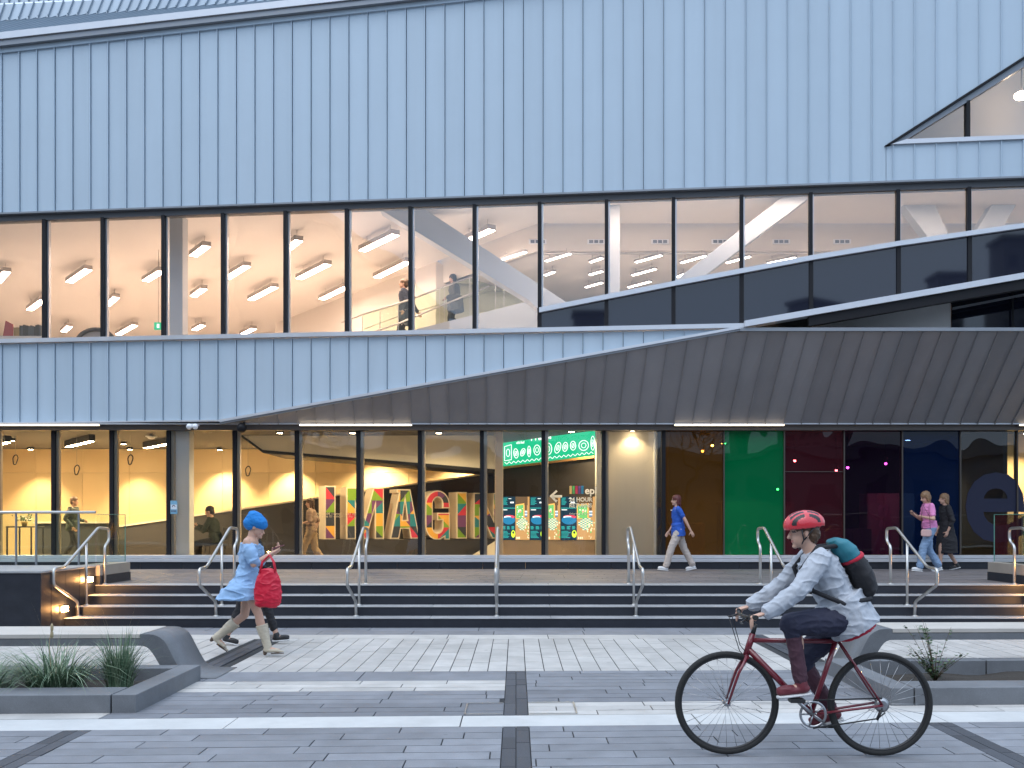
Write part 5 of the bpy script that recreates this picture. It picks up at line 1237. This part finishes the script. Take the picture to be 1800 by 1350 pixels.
# ---- clothing pieces ----
def top(name, m, sleeve=.6, inf=.014, hem=-.10, fold=.012, loose=0.0, sl_r=.012):
    def f(c):
        s = c['s']; bm = bmesh.new(); c['torso'](bm, inf, -.2, .46); sp, Y, fw = c['sp'], c['Y'], c['fw']
        loft(bm, [(sp(.12),Y,fw,(.15+inf+loose)*s,(.11+inf+loose)*s),(sp(hem),Y,fw,(.168+inf+loose)*s,(.125+inf+loose)*s)], 18)
        loft(bm, [(sp(.42),Y,fw,(.15+inf)*s,(.085+inf)*s),(sp(.49),Y,fw,.075*s,.068*s)], 18)
        for a, e, w_ in c['arms']:
            q = a.lerp(e, min(1,sleeve)); cap(bm, a, q, (.052+sl_r)*s, (.045+sl_r)*s)
            if sleeve > 1: cap(bm, e, e.lerp(w_, sleeve-1), (.042+sl_r)*s, (.032+sl_r)*s)
        finish(bm, name, m, c['root'], c['voxel'], 3, fold*s, 11)
    return f
def legsw(name, m, length=2.0, inf=.012, fold=.010, flare=0.0, top_t=.07):
    def f(c):
        s = c['s']; bm = bmesh.new(); sp, Y, fw = c['sp'], c['Y'], c['fw']
        loft(bm, [(sp(-.13),Y,fw,(.10)*s,(.08)*s),(sp(-.04),Y,fw,(.168+inf)*s,(.118+inf)*s),(sp(top_t),Y,fw,(.148+inf)*s,(.104+inf)*s)], 18)
        for h, k, a in c['legs']:
            cap(bm, h, h.lerp(k, min(1,length)), (.088+inf)*s, (.057+inf+flare*.4)*s)
            if length > 1: cap(bm, k, k.lerp(a, length-1), (.055+inf+flare*.4)*s, (.042+inf+flare)*s)
        finish(bm, name, m, c['root'], c['voxel'], 3, fold*s, 12)
    return f
def skirt(name, m, z_hem, r_hem, sway=0.0, t_top=.12, inf=.016, fold=.018, strap=True, puff=0.0):
    def f(c):
        s = c['s']; bm = bmesh.new(); sp, Y, fw = c['sp'], c['Y'], c['fw']; p = c['pel']
        c['torso'](bm, inf, -.05, .38)
        loft(bm, [(sp(t_top),Y,fw,.135*s+inf,.10*s+inf),(sp(-.02),Y,fw,.19*s,.145*s),(V((p.x+sway*.5,0,(p.z+z_hem)/2)),Y,V((1,0,0)),(.19+r_hem)/2*s+.02,(.16+r_hem)/2*s+.02),(V((p.x+sway,0,z_hem)),Y,V((1,0,0)),r_hem*.9,r_hem)], 24)
        if puff:
            for a, e, w_ in c['arms']:
                q = a.lerp(e,.1); ell(bm, q.lerp(e,.42), V((.085*s,0,0)), V((0,.08*s,0)), (e-a).normalized()*.13*s, 3); cap(bm, e.lerp(a,.25), e.lerp(w_,.18), .068*s, .055*s)
            loft(bm, [(sp(.36),Y,fw,.185*s,.118*s),(sp(.405),Y,fw,.20*s,.112*s)], 20)
        finish(bm, name, m, c['root'], c['voxel'], 3, fold*s, 8)
    return f
def shoes(m, sole=None, name='shoe'):
    def f(c):
        s = c['s']
        for k in (0,1):
            h, kn, a = c['legs'][k]; fd, fu = c['foot'][k]; bm = bmesh.new(); lat = fu.cross(fd)
            cap(bm, a+fu*.005*s, a-fu*.035*s, .043*s, .046*s); cap(bm, a-fd*.015*s-fu*.045*s, a+fd*.14*s-fu*.052*s, .043*s, .036*s, fl=.75, side=lat); ell(bm, a+fd*.10*s-fu*.035*s, fd*.08*s, lat*.04*s, fu*.03*s, 2)
            o = finish(bm, name, m, c['root'], min(c['voxel'],.008), 2)
            if sole:
                bm = bmesh.new(); loft(bm, [(a-fu*.083*s+fd*(x)*s, lat, fu, w_*s, .013*s) for x, w_ in ((-.062,.022),(-.05,.036),(.0,.040),(.08,.046),(.13,.042),(.165,.030),(.178,.012))], 12)
                q = finish(bm, 'sole', sole, c['root'], .006, 1); q.parent = o
    return f
def boots(m, heel, name='boot'):
    def f(c):
        s = c['s']
        for k in (0,1):
            h, kn, a = c['legs'][k]; fd, fu = c['foot'][k]; lat = fu.cross(fd); bm = bmesh.new(); t = a.lerp(kn,.66)
            d = (a-t).normalized(); lx = V((0,1,0)); ly = d.cross(lx)
            loft(bm, [(t,lx,ly,.062*s,.074*s),(t.lerp(a,.3),lx,ly,.058*s,.068*s),(t.lerp(a,.75),lx,ly,.045*s,.052*s),(a,lx,ly,.043*s,.050*s),(a-fu*.04*s,lat,fd,.04*s,.055*s)], 16)
            cap(bm, a-fd*.015*s-fu*.04*s, a+fd*.12*s-fu*.052*s, .042*s, .033*s, fl=.75, side=lat); cap(bm, a+fd*.11*s-fu*.055*s, a+fd*.19*s-fu*.066*s, .031*s, .012*s, fl=.7, side=lat)
            o = finish(bm, name, m, c['root'], .006, 2, .004, 22)
            bm = bmesh.new(); cap(bm, a-fd*.03*s-fu*.06*s, a-fd*.035*s-fu*.088*s, .03*s, .021*s, 10); loft(bm, [(a-fu*.085*s+fd*x*s, lat, fu, w_*s, .006*s) for x, w_ in ((.04,.02),(.08,.036),(.13,.034),(.18,.018),(.2,.006))], 10)
            q = finish(bm, 'heel', heel, c['root'], .005, 1); q.parent = o
    return f
def hair(m, style='short', name='hair'):
    def f(c):
        s = c['s']; bm = bmesh.new(); hc, hf, hl, hu = c['hc'], c['hf'], c['hl'], c['hu']
        ell(bm, hc+hu*.044*s-hf*.018*s, hf*.103*s, hl*.084*s, hu*.088*s); ell(bm, hc-hf*.055*s-hu*.01*s, hf*.058*s, hl*.074*s, hu*.085*s)
        if style in ('long','bob'):
            L_ = .30 if style == 'long' else .13
            dn = V((0,0,-1))
            cap(bm, hc-hf*.06*s, hc-hf*.085*s+dn*L_*s, .075*s, .05*s, fl=.55, side=hl)
            for k in (1,-1): cap(bm, hc+hl*k*.062*s-hf*.02*s+hu*.02*s, hc+hl*k*.072*s-hf*.035*s+dn*L_*.75*s, .032*s, .022*s)
        if style == 'bun': ell(bm, hc+hu*.10*s-hf*.09*s, hf*.05*s, hl*.05*s, hu*.045*s)
        finish(bm, name, m, c['root'], c['voxel'], 2, .008*s, 26)
    return f
def turban(m):
    def f(c):
        s = c['s']; bm = bmesh.new(); hc, hf, hl, hu = c['hc'], c['hf'], c['hl'], c['hu']
        ell(bm, hc+hu*.062*s-hf*.025*s, hf*.140*s, hl*.110*s, hu*.090*s); ell(bm, hc+hu*.01*s-hf*.075*s, hf*.098*s, hl*.098*s, hu*.090*s); ell(bm, hc+hu*.105*s-hf*.06*s, hf*.105*s, hl*.085*s, hu*.062*s)
        finish(bm, 'blue_hat', m, c['root'], .007, 2, .007, 16)
    return f

cloth = lambda n, c, r=.8, **k: mat(n, c, r, var=.06, scale=18, bump=.15, bscale=180, **k)
denim = cloth('light_denim', (.22,.33,.50)); ldress = cloth('sky_blue_cotton', (.27,.44,.68)); pinkt = cloth('pink_jersey', (.72,.26,.52)); blackc = cloth('black_cloth', (.018,.018,.022)); bluet = cloth('royal_blue_jersey', (.02,.10,.48))
beige = cloth('pale_beige_cloth', (.50,.44,.40)); khaki = cloth('khaki_cloth', (.40,.28,.16)); greyj = cloth('pale_grey_shell', (.42,.45,.50)); navyc = cloth('dark_navy_cloth', (.022,.024,.050)); greenj = cloth('dark_green_jacket', (.03,.04,.03)); bluej = cloth('slate_blue_coat', (.06,.08,.13)); redc = cloth('red_cloth', (.45,.015,.04)); brownt = cloth('taupe_top', (.30,.20,.14))
hairb = mat('brown_hair', (.10,.055,.03), .5, var=.2, scale=60); hairk = mat('black_hair', (.015,.012,.012), .45, var=.2, scale=60); hairl = mat('light_brown_hair', (.24,.14,.075), .5, var=.2, scale=60); hairr = mat('auburn_hair', (.10,.02,.02), .5, var=.2, scale=60)
hatb = cloth('bright_blue_knit', (.01,.19,.55)); cream_l = mat('cream_leather', (.50,.44,.34), .45, var=.08, scale=14); heel_m = mat('dark_heel', (.09,.06,.045), .5); white_sh = mat('white_sneaker', (.70,.72,.74), .5); black_sh = mat('black_sneaker', (.02,.02,.022), .5); sole_w = mat('white_sole', (.65,.65,.65), .6)
phone_m = mat('phone_case', (.03,.03,.04), .25); phone_p = mat('plum_phone_case', (.16,.03,.07), .3)
EY = math.radians

def phone(root, c, side, m, lab, down=0.0):
    k = side; a, e, w_ = c['arms'][k]; d = (w_-e).normalized(); p = root.matrix_basis @ (w_+d*.10*c['s']+V((.0,0,.022)))
    q = root.matrix_basis.to_3x3(); fx = (q @ V((.92,0,.30))).normalized(); fy_ = (q @ V((0,1,0))).normalized(); fz = fx.cross(fy_)
    mb = MB(); mb.obox(p, fx*.072, fy_*.036, fz*.0045); o = mb.build('phone', m, bevel=.003); tag(o, lab, 'phone'); return o

# 1. woman in the blue dress, walking right
wx, wd = (436-CX)/F*11.42, 11.42
rw, cw = person('woman in a sky blue dress, blue hat and cream boots walking right past the steps', (wx, warp(wx,wd), .004), 0, 1.66, (0,0,.915), 6, 28,
    ((-.36,.07,.215),(.27,-.08,.095)), ((.27,.10,1.18),(.30,-.06,1.20)),
    [skirt('dress', ldress, .66, .30, -.06, puff=1), turban(hatb), boots(cream_l, heel_m)], voxel=.006, toes=(38,-2), curl=(.6,.7), pn=((0,0,1),(0,0,1)))
phone(rw, cw, 1, phone_p, 'plum cased phone held by the woman in the blue dress')
# red bag on her forearm
bagm = mat('red_vinyl', (.55,.008,.035), .4, var=.05); bl = rw.matrix_basis @ V((.31,-.25,.585))
r = empty('shoulder_bag', bl, 'bright red rounded bag hanging from the arm of the woman in blue', 'bag')
bm = bmesh.new()
loft(bm, [(V((0,0,z)), V((1,0,0)), V((0,1,0)), rx, ry) for z, rx, ry in ((.0,.10,.035),(.02,.145,.055),(.12,.165,.065),(.26,.155,.06),(.36,.125,.045),(.43,.085,.03),(.45,.04,.015))], 20); finish(bm, 'body', bagm, r, .006, 2, .010, 10)
mb = MB(); 
for y in (-.025,.03): mb.tube([V((-.09,y,.40)),V((-.07,y+.03,.52)),V((0,y+.075,.60)),V((.06,y+.03,.52)),V((.09,y,.40))], .008, 8)
mb.build('strap', bagm, r, local=True)
# 2. companion behind her
cx_, cd = (444-CX)/F*12.4, 12.4
person('person in dark clothes and black shoes mostly hidden behind the woman in blue', (cx_, warp(cx_,cd), .004), 0, 1.60, (0,0,.87), 4, 10,
    ((.30,.07,.095),(-.30,-.07,.11)), ((.12,.18,.95),(.02,-.20,.80)), [top('coat', blackc, 1.9, .02, -.12), legsw('trousers', blackc, 1.75), shoes(black_sh, sole_w), hair(hairk,'bob')], voxel=.009, toes=(-4,12))
# 3. blue shirt walker on the terrace
TZ0 = .562
bx_ = (1192-CX)/F*19.5
rb, cb = person('person in a royal blue T-shirt and pale trousers walking left before the amber glass', (bx_,19.5,TZ0), PI, 1.56, (0,0,.845), 3, 4,
    ((.26,.07,.085),(-.31,-.07,.11)), ((-.26,.20,.74),(.15,-.20,.80)), [top('t_shirt', bluet, .62, .018, -.16, loose=.012), legsw('trousers', beige, 1.93, .016, flare=.015), shoes(white_sh, sole_w), hair(hairr,'bob')], voxel=.009, toes=(-6,14))
mb = MB(); q = rb.matrix_basis
for i in range(9): 
    a0 = -.6+i*.12; 
    p0, p1 = [V((.124*math.cos(a)*.97+.012, .17*math.sin(a), 1.215)) for a in (a0, a0+.13)]
    mb.prism([p0+V((.014,0,0)),p1+V((.014,0,0)),p1+V((.014,0,.018)),p0+V((.014,0,.018))], (.003,0,0))
mb.build('shirt_print', mat('print_white',(.8,.8,.82),.6), rb, local=True)
# 4. pink woman and 5. her companion
px_ = (1634-CX)/F*19.35
rp, cp_ = person('woman in a pink top and light jeans walking left while looking at a phone', (px_,19.35,TZ0), PI, 1.64, (0,0,.885), 4, 22,
    ((.22,.07,.085),(-.22,-.07,.10)), ((.24,.14,1.10),(.27,-.08,1.12)), [top('t_shirt', pinkt, .7, .016, -.02, loose=.01), legsw('jeans', denim, 1.92, .014, flare=.022, top_t=.12), shoes(white_sh, sole_w), hair(hairl,'bob')], voxel=.009, toes=(-5,12), pn=((0,0,1),(0,0,1)), curl=(.6,.6))
phone(rp, cp_, 1, phone_m, 'dark phone held by the woman in the pink top')
p = rp.matrix_basis @ V((.15,.20,.70)); r = empty('shoulder_bag', p, 'small pale pink bag at the hip of the woman in jeans', 'bag')
bm = bmesh.new(); loft(bm, [(V((0,0,z)), V((1,0,0)), V((0,1,0)), rx, .035) for z, rx in ((0,.08),(.02,.105),(.10,.11),(.14,.09))], 16); finish(bm, 'body', cloth('pale_pink_leather',(.62,.40,.38),.5), r, .007, 2)
mb = MB(); mb.tube([V((-.08,0,.12)),V((-.09,.02,.4)),V((-.10,-.08,.62)),V((.04,-.06,.4)),V((.08,0,.12))], .005, 6); mb.build('strap', heel_m, r, local=True)
qx = (1662-CX)/F*19.95
person('person in long black clothes and black sneakers walking behind the woman in pink', (qx,19.9,TZ0), PI, 1.60, (0,0,.87), 4, 8,
    ((.16,.07,.085),(-.24,-.07,.11)), ((.06,.2,.80),(.1,-.2,.82)), [top('black_top', blackc, 1.5, .016, -.1), skirt('black_dress', blackc, .34, .22, 0, fold=.012), shoes(black_sh, sole_w), hair(hairl,'bob')], voxel=.010, toes=(-4,14))
# 6-8. people on the ground floor
IX = lambda px, D: (px-CX)/F*D
person('dark jacketed person walking behind the second ground floor window at left', (IX(127,23.6),23.6,.562), 0, 1.62, (0,0,.88), 4, 5, ((-.25,.07,.12),(.25,-.07,.085)), ((.2,.2,1.0),(.1,-.22,.86)), [top('jacket', greenj, 1.9, .03, -.12), legsw('trousers', blackc, 1.9), shoes(black_sh), hair(hairb,'short')], voxel=.011, toes=(12,0), skin_m=skin2, female=False)
person('person in a taupe top and khaki trousers walking inside by the letter I', (IX(548,20.95),20.95,.562), PI, 1.53, (0,0,.83), 2, 8, ((.25,.07,.085),(-.25,-.07,.11)), ((.2,.16,.95),(-.05,-.2,.78)), [top('top', brownt, .9, .016, -.06), legsw('trousers', khaki, 1.9, .02, flare=.02), shoes(white_sh), hair(hairb,'bob')], voxel=.010, toes=(-4,12))
sx_ = IX(378,22.2)
rs, cs = person('seated man in a dark green jacket looking at a phone right of the white column', (sx_,22.2,.562), PI, 1.72, (-.02,0,.60), 12, 16, ((.46,.10,.09),(.42,-.12,.09)), ((.40,.14,.86),(.42,-.06,.90)), [top('jacket', greenj, 1.9, .03, -.1), legsw('trousers', blackc, 1.9), shoes(black_sh), hair(hairk,'short')], voxel=.009, pn=((0,0,1),(0,0,1)), curl=(.6,.6), female=False)
phone(rs, cs, 1, phone_m, 'dark phone held by the seated man in green')
r = empty('chair', (sx_+.04,22.2,.56), 'dark chair under the seated man in the green jacket', 'chair'); mb = MB(); mb.box((sx_-.22,22.0,.985),(sx_+.22,22.4,1.03)); mb.build('seat', ctr, r, bevel=.01)
for dx_ in (-.19,.19):
    for dy in (-.17,.17): mb = MB(); mb.tube([(sx_+dx_,22.2+dy,.56),(sx_+dx_*.9,22.2+dy*.9,.985)], .012, 8); mb.build('leg', ctr, r)
mb = MB(); mb.box((sx_+.22,22.02,1.12),(sx_+.25,22.38,1.42)); mb.build('backrest', ctr, r, bevel=.01)
# 9-10. people on the stairs upstairs
def stz(px): return EH+(CY-sl_y(px))*24.0/F
person('bearded man in a slate blue coat walking down the upstairs staircase', (IX(713,24.6),24.6,stz(722)-.05), PI, 1.80, (0,0,.95), 5, -4, ((.22,.08,.04),(-.22,-.08,.22)), ((.02,.24,.90),(-.30,-.26,.92)), [top('coat', bluej, 1.92, .035, -.34, loose=.03), legsw('trousers', navyc, 1.9), shoes(black_sh), hair(hairb,'short')], voxel=.010, female=False, toes=(6,18))
person('dark haired person in a loose grey coat further up the staircase', (IX(800,24.5),24.5,stz(800)), PI, 1.55, (0,0,.82), 4, 14, ((.16,.07,.05),(-.16,-.07,.14)), ((.2,.18,.86),(-.02,-.24,.72)), [top('coat', cloth('grey_coat',(.12,.11,.13)), 1.92, .05, -.3, loose=.06), legsw('trousers', blackc, 1.9), shoes(black_sh), hair(hairk,'bob')], voxel=.011, toes=(4,10))

# ======================= THE CYCLIST ================================================================
BX, BD = (1418-CX)/F*6.46, 6.46
HB = PI-.042
maroon_p = mat('maroon_paint', (.16,.010,.022), .28, coat=.6, var=.04); rub = mat('tyre_rubber', (.018,.018,.018), .8, bump=.3, bscale=160); alu = mat('bike_alloy', (.45,.45,.46), .3, 1.0); blk = mat('bike_black', (.02,.02,.022), .45)
bike = bpy.data.objects.new('bicycle', None); C.objects.link(bike); bike.location = (BX, warp(BX,BD), .006); bike.rotation_euler = (0,0,HB); tag(bike, 'maroon framed bicycle ridden left across the square', 'bicycle')
bk = lambda mb, n, m, p=bike: mb.build(n, m, p, local=True)
WR = .35; FX_, RX_ = .512, -.512
BB = V((-.055,0,.285)); HT0, HT1 = V((.372,0,.70)), V((.345,0,.80)); ST = V((-.235,0,.80)); SEAT = V((-.268,0,.885))
def wheel(x, n):
    w_ = bpy.data.objects.new('wheel', None); 
    mb = MB(); mb.tube([V((x+math.cos(t)*(WR-.02),0,WR+math.sin(t)*(WR-.02))) for t in [2*PI*k/64 for k in range(64)]], .0205, 12, closed=True); o = bk(mb, 'wheel', rub)
    mb = MB(); mb.lathe([(WR-.046,-.011),(WR-.034,-.012),(WR-.034,.012),(WR-.046,.011),(WR-.046,-.011)], (x,0,WR), (0,1,0), n=56, cap=False); q = bk(mb, 'rim', blk); q.parent = o
    mb = MB(); 
    for k in range(28):
        a = 2*PI*k/28+(.19 if k % 2 else -.19)*1.4; b = 2*PI*k/28; s = .028 if (k//2) % 2 else -.028
        mb.tube([V((x+math.cos(a)*.022,s,WR+math.sin(a)*.022)),V((x+math.cos(b)*(WR-.044),0,WR+math.sin(b)*(WR-.044)))], .0016, 5)
    q = bk(mb, 'spokes', alu); q.parent = o
    mb = MB(); mb.lathe([(.006,-.055),(.012,-.05),(.022,-.032),(.015,-.026),(.015,.026),(.022,.032),(.012,.05),(.006,.055)], (x,0,WR), (0,1,0), n=16); q = bk(mb, 'hub', alu); q.parent = o
wheel(FX_, 'f'); wheel(RX_, 'r')
bpy.data.objects.remove(bpy.data.objects['wheel']) if bpy.data.objects['wheel'].type == 'EMPTY' else None
mb = MB()
mb.tube([HT0-V((-.012,0,.03)),HT1+V((-.008,0,.02))], .022, 12); mb.tube([HT1-V((0,0,.025)),ST-V((-.012,0,.03))], .0165, 12); mb.tube([HT0+V((-.005,0,.015)),BB], .0215, 12); mb.tube([BB,ST+V((0,0,.02))], .017, 12)
for y in (.06,-.06): mb.tube([BB+V((-.03,y*.55,0)),V((RX_,y,WR))], .009, 8); mb.tube([ST+V((.005,y*.3,-.02)),V((RX_,y,WR))], .0075, 8)
mb.lathe([(.021,-.036),(.021,.036)], BB, (0,1,0), n=16); bk(mb, 'frame', maroon_p)
mb = MB()
for y in (.05,-.05): mb.tube([HT0+V((.010,y*.7,-.03)),V((.44,y,.56)),V((FX_,y*1.05,WR))], .0125, 8, r1=.008)
mb.tube([HT0+V((.010,.04,-.035)),HT0+V((.010,-.04,-.035))], .016, 8); bk(mb, 'fork', maroon_p)
HBP = V((.412,0,.945)); mb = MB(); mb.tube([HT1+V((-.008,0,.015)),HT1+V((-.025,0,.085))], .016, 10); mb.tube([HT1+V((-.022,0,.075)),HBP], .015, 10); bk(mb, 'stem', blk)
mb = MB(); mb.tube(fillet([HBP+V((-.035,.30,.012)),HBP+V((.0,.10,.0)),HBP+V((0,-.10,0)),HBP+V((-.035,-.30,.012))], .05), .0125, 10); bk(mb, 'handlebar', blk)
for s in (1,-1):
    mb = MB(); mb.tube([HBP+V((-.018,s*.19,.006)),HBP+V((-.036,s*.305,.0125))], .0165, 12); bk(mb, 'grip', rub)
    mb = MB(); mb.tube([HBP+V((-.008,s*.16,-.005)),HBP+V((.045,s*.20,-.03)),HBP+V((.04,s*.27,-.035))], .006, 8); bk(mb, 'brake_lever', blk)
mb = MB(); mb.tube([ST,SEAT], .0135, 10); bk(mb, 'seat_post', alu)
bm = bmesh.new(); loft(bm, [(SEAT+V((x,0,.02+z)), V((0,1,0)), V((0,0,1)), w_, h) for x, w_, h, z in ((-.13,.03,.02,.02),(-.11,.072,.026,.016),(-.05,.07,.026,.008),(.02,.04,.022,.004),(.09,.02,.018,.004),(.14,.012,.012,0))], 14); finish(bm, 'saddle', blk, bike, .006, 3)
PA = EY(-38); ped = []
mb = MB(); mb.lathe([(.075,-.002),(.075,-.004),(.092,-.004),(.092,.0),(.075,.0),(.075,-.002)], BB+V((0,.046,0)), (0,1,0), n=40, cap=False)
for k in range(5): a = 2*PI*k/5; mb.tube([BB+V((0,.046,0)),BB+V((math.cos(a)*.085,.046,math.sin(a)*.085))], .006, 6)
bk(mb, 'chainring', alu)
for s, a in ((1,EY(40)),(-1,EY(220))):
    tip = BB+V((math.cos(a)*.17,s*.075,math.sin(a)*.17)); ped.append(tip); mb = MB(); mb.tube([BB+V((0,s*.06,0)),tip], .0115, 8, r1=.009); bk(mb, 'crank_arm', alu)
    mb = MB(); mb.obox(tip+V((0,s*.055,0)), V((.048,0,.0)), V((0,.045,0)), V((0,0,.011))); bk(mb, 'pedal', blk)
mb = MB(); mb.lathe([(.012,-.012),(.048,-.008),(.05,.0),(.03,.012)], V((RX_,.04,WR)), (0,1,0), n=24); bk(mb, 'cassette', alu)
mb = MB(); c0 = BB+V((0,.046,0)); c1 = V((RX_,.046,WR))
mb.tube([c0+V((0,0,.094)),c1+V((0,0,.048))], .005, 6); mb.tube([c0+V((0,0,-.094)),c1+V((.03,0,-.09)),c1+V((-.02,0,-.05))], .005, 6); bk(mb, 'chain', blk)
mb = MB(); mb.tube([c1+V((0,0,-.02)),c1+V((.035,0,-.10))], .01, 6); bk(mb, 'derailleur', blk)
mb = MB(); mb.tube([HBP+V((.01,.1,-.01)),HBP+V((.07,.02,.0)),HT0+V((.05,.0,.04)),HT0+V((.0,.02,-.02))], .003, 6); mb.tube([HBP+V((.01,-.1,-.01)),HBP+V((.08,-.02,-.02)),HT0+V((.05,-.02,.0)),HT0+V((.0,-.02,-.05))], .003, 6); bk(mb, 'cable', blk)
# the rider (same local axes as the bicycle)
def helmet(c):
    s = c['s']; hc, hf, hl, hu = c['hc'], c['hf'], c['hl'], c['hu']; bm = bmesh.new()
    ell(bm, hc+hu*.055*s-hf*.012*s, hf*.142*s, hl*.104*s, hu*.098*s, 4)
    cp = hc+hu*.028*s
    o = finish(bm, 'helmet', [mat('red_helmet', (.62,.035,.05), .3, coat=.5, var=.04), blk], c['root'], .006, 2, 0, painter=lambda p: 1 if (lambda d: any(abs(abs(d.dot(hl))-q) < .0085 and -.105 < d.dot(hf) < .085 and d.dot(hu) > .055 for q in (.018,.05,.078)))((p-hc)) and abs(math.sin(((p-hc).dot(hf)+.02)*26)) > .35 else 0, cut=lambda v: (v-cp).dot(hu) < -.004+.10*max(0,(v-cp).dot(hf))*.35)
    m = o.modifiers.new('shell','SOLIDIFY'); m.thickness = .018
    mb = MB()
    for k in (1,-1): mb.tube([hc+hl*k*.088*s+hu*.03*s+hf*.03*s, hc+hl*k*.07*s-hu*.05*s+hf*.02*s, hc-hu*.112*s+hf*.045*s], .005, 6); mb.tube([hc+hl*k*.088*s+hu*.03*s-hf*.06*s, hc+hl*k*.072*s-hu*.05*s+hf*.018*s], .005, 6)
    q = mb.build('strap', blk, c['root'], local=True); q.parent = o
def hemline(c):
    s = c['s']; bm = bmesh.new(); sp, Y, fw = c['sp'], c['Y'], c['fw']; loft(bm, [(sp(-.155),Y,fw,.185*s,.143*s),(sp(-.03),Y,fw,.183*s,.14*s)], 20); finish(bm, 'shirt_hem', redc, c['root'], .007, 2, .006, 12)
shin = cloth('plum_leggings', (.075,.03,.045)); shoe_r = mat('dark_red_shoe', (.14,.02,.03), .5)
rc, cc_ = person('cyclist in a red helmet and pale grey jacket riding left across the square', bike.location, HB, 1.66, (-.285,0,.965), 30, 8,
    ((ped[0].x-.035,.105,ped[0].z+.115),(ped[1].x-.035,-.105,ped[1].z+.115)), ((.30,.255,.985),(.30,-.255,.985)),
    [legsw('leggings', shin, 1.95, .006, fold=.006), legsw('shorts', navyc, 1.12, .026, fold=.009), hemline, top('jacket', greyj, 1.93, .030, -.13, .012, loose=.028, sl_r=.022), shoes(shoe_r, sole_w), hair(hairb,'short'), helmet],
    voxel=.006, toes=(6,16), pn=((0,0,-1),(0,0,-1)), curl=(1.0,1.0), headfwd=.55, hand_end=((.40,.255,.955),(.40,-.255,.955)))
# backpack
bp = empty('backpack', (0,0,0), 'teal and black backpack with a red stripe on the back of the cyclist', 'backpack'); bp.location = bike.location; bp.rotation_euler = (0,0,HB)
sp, up, fw, Y = cc_['sp'], cc_['up'], cc_['fw'], cc_['Y']
def bpk(name, m, rows, fold=.008):
    bm = bmesh.new(); loft(bm, [(sp(t)-fw*d, Y, fw, w_, dp) for t, d, w_, dp in rows], 20); return finish(bm, name, m, bp, .007, 3, fold, 9)
teal = cloth('teal_nylon', (.015,.16,.21), .6)
bpk('main_pocket', blackc, [(.03,.185,.11,.035),(.06,.20,.135,.062),(.14,.212,.14,.078),(.24,.215,.138,.08),(.305,.212,.132,.075)])
bpk('top_pocket', teal, [(.315,.205,.13,.078),(.37,.20,.128,.08),(.44,.185,.115,.068),(.485,.165,.085,.035)], .004)
bpk('red_stripe', redc, [(.292,.215,.137,.083),(.318,.213,.137,.083)], .0)
mb = MB()
for k in (1,-1): mb.tube([sp(.44)+Y*k*.085-fw*.16, sp(.50)+Y*k*.09-fw*.03, sp(.43)+Y*k*.10+fw*.13, sp(.27)+Y*k*.14+fw*.145, sp(.10)+Y*k*.19+fw*.02, sp(.03)+Y*k*.15-fw*.16], .016, 8)
mb.build('strap', blackc, bp, local=True)
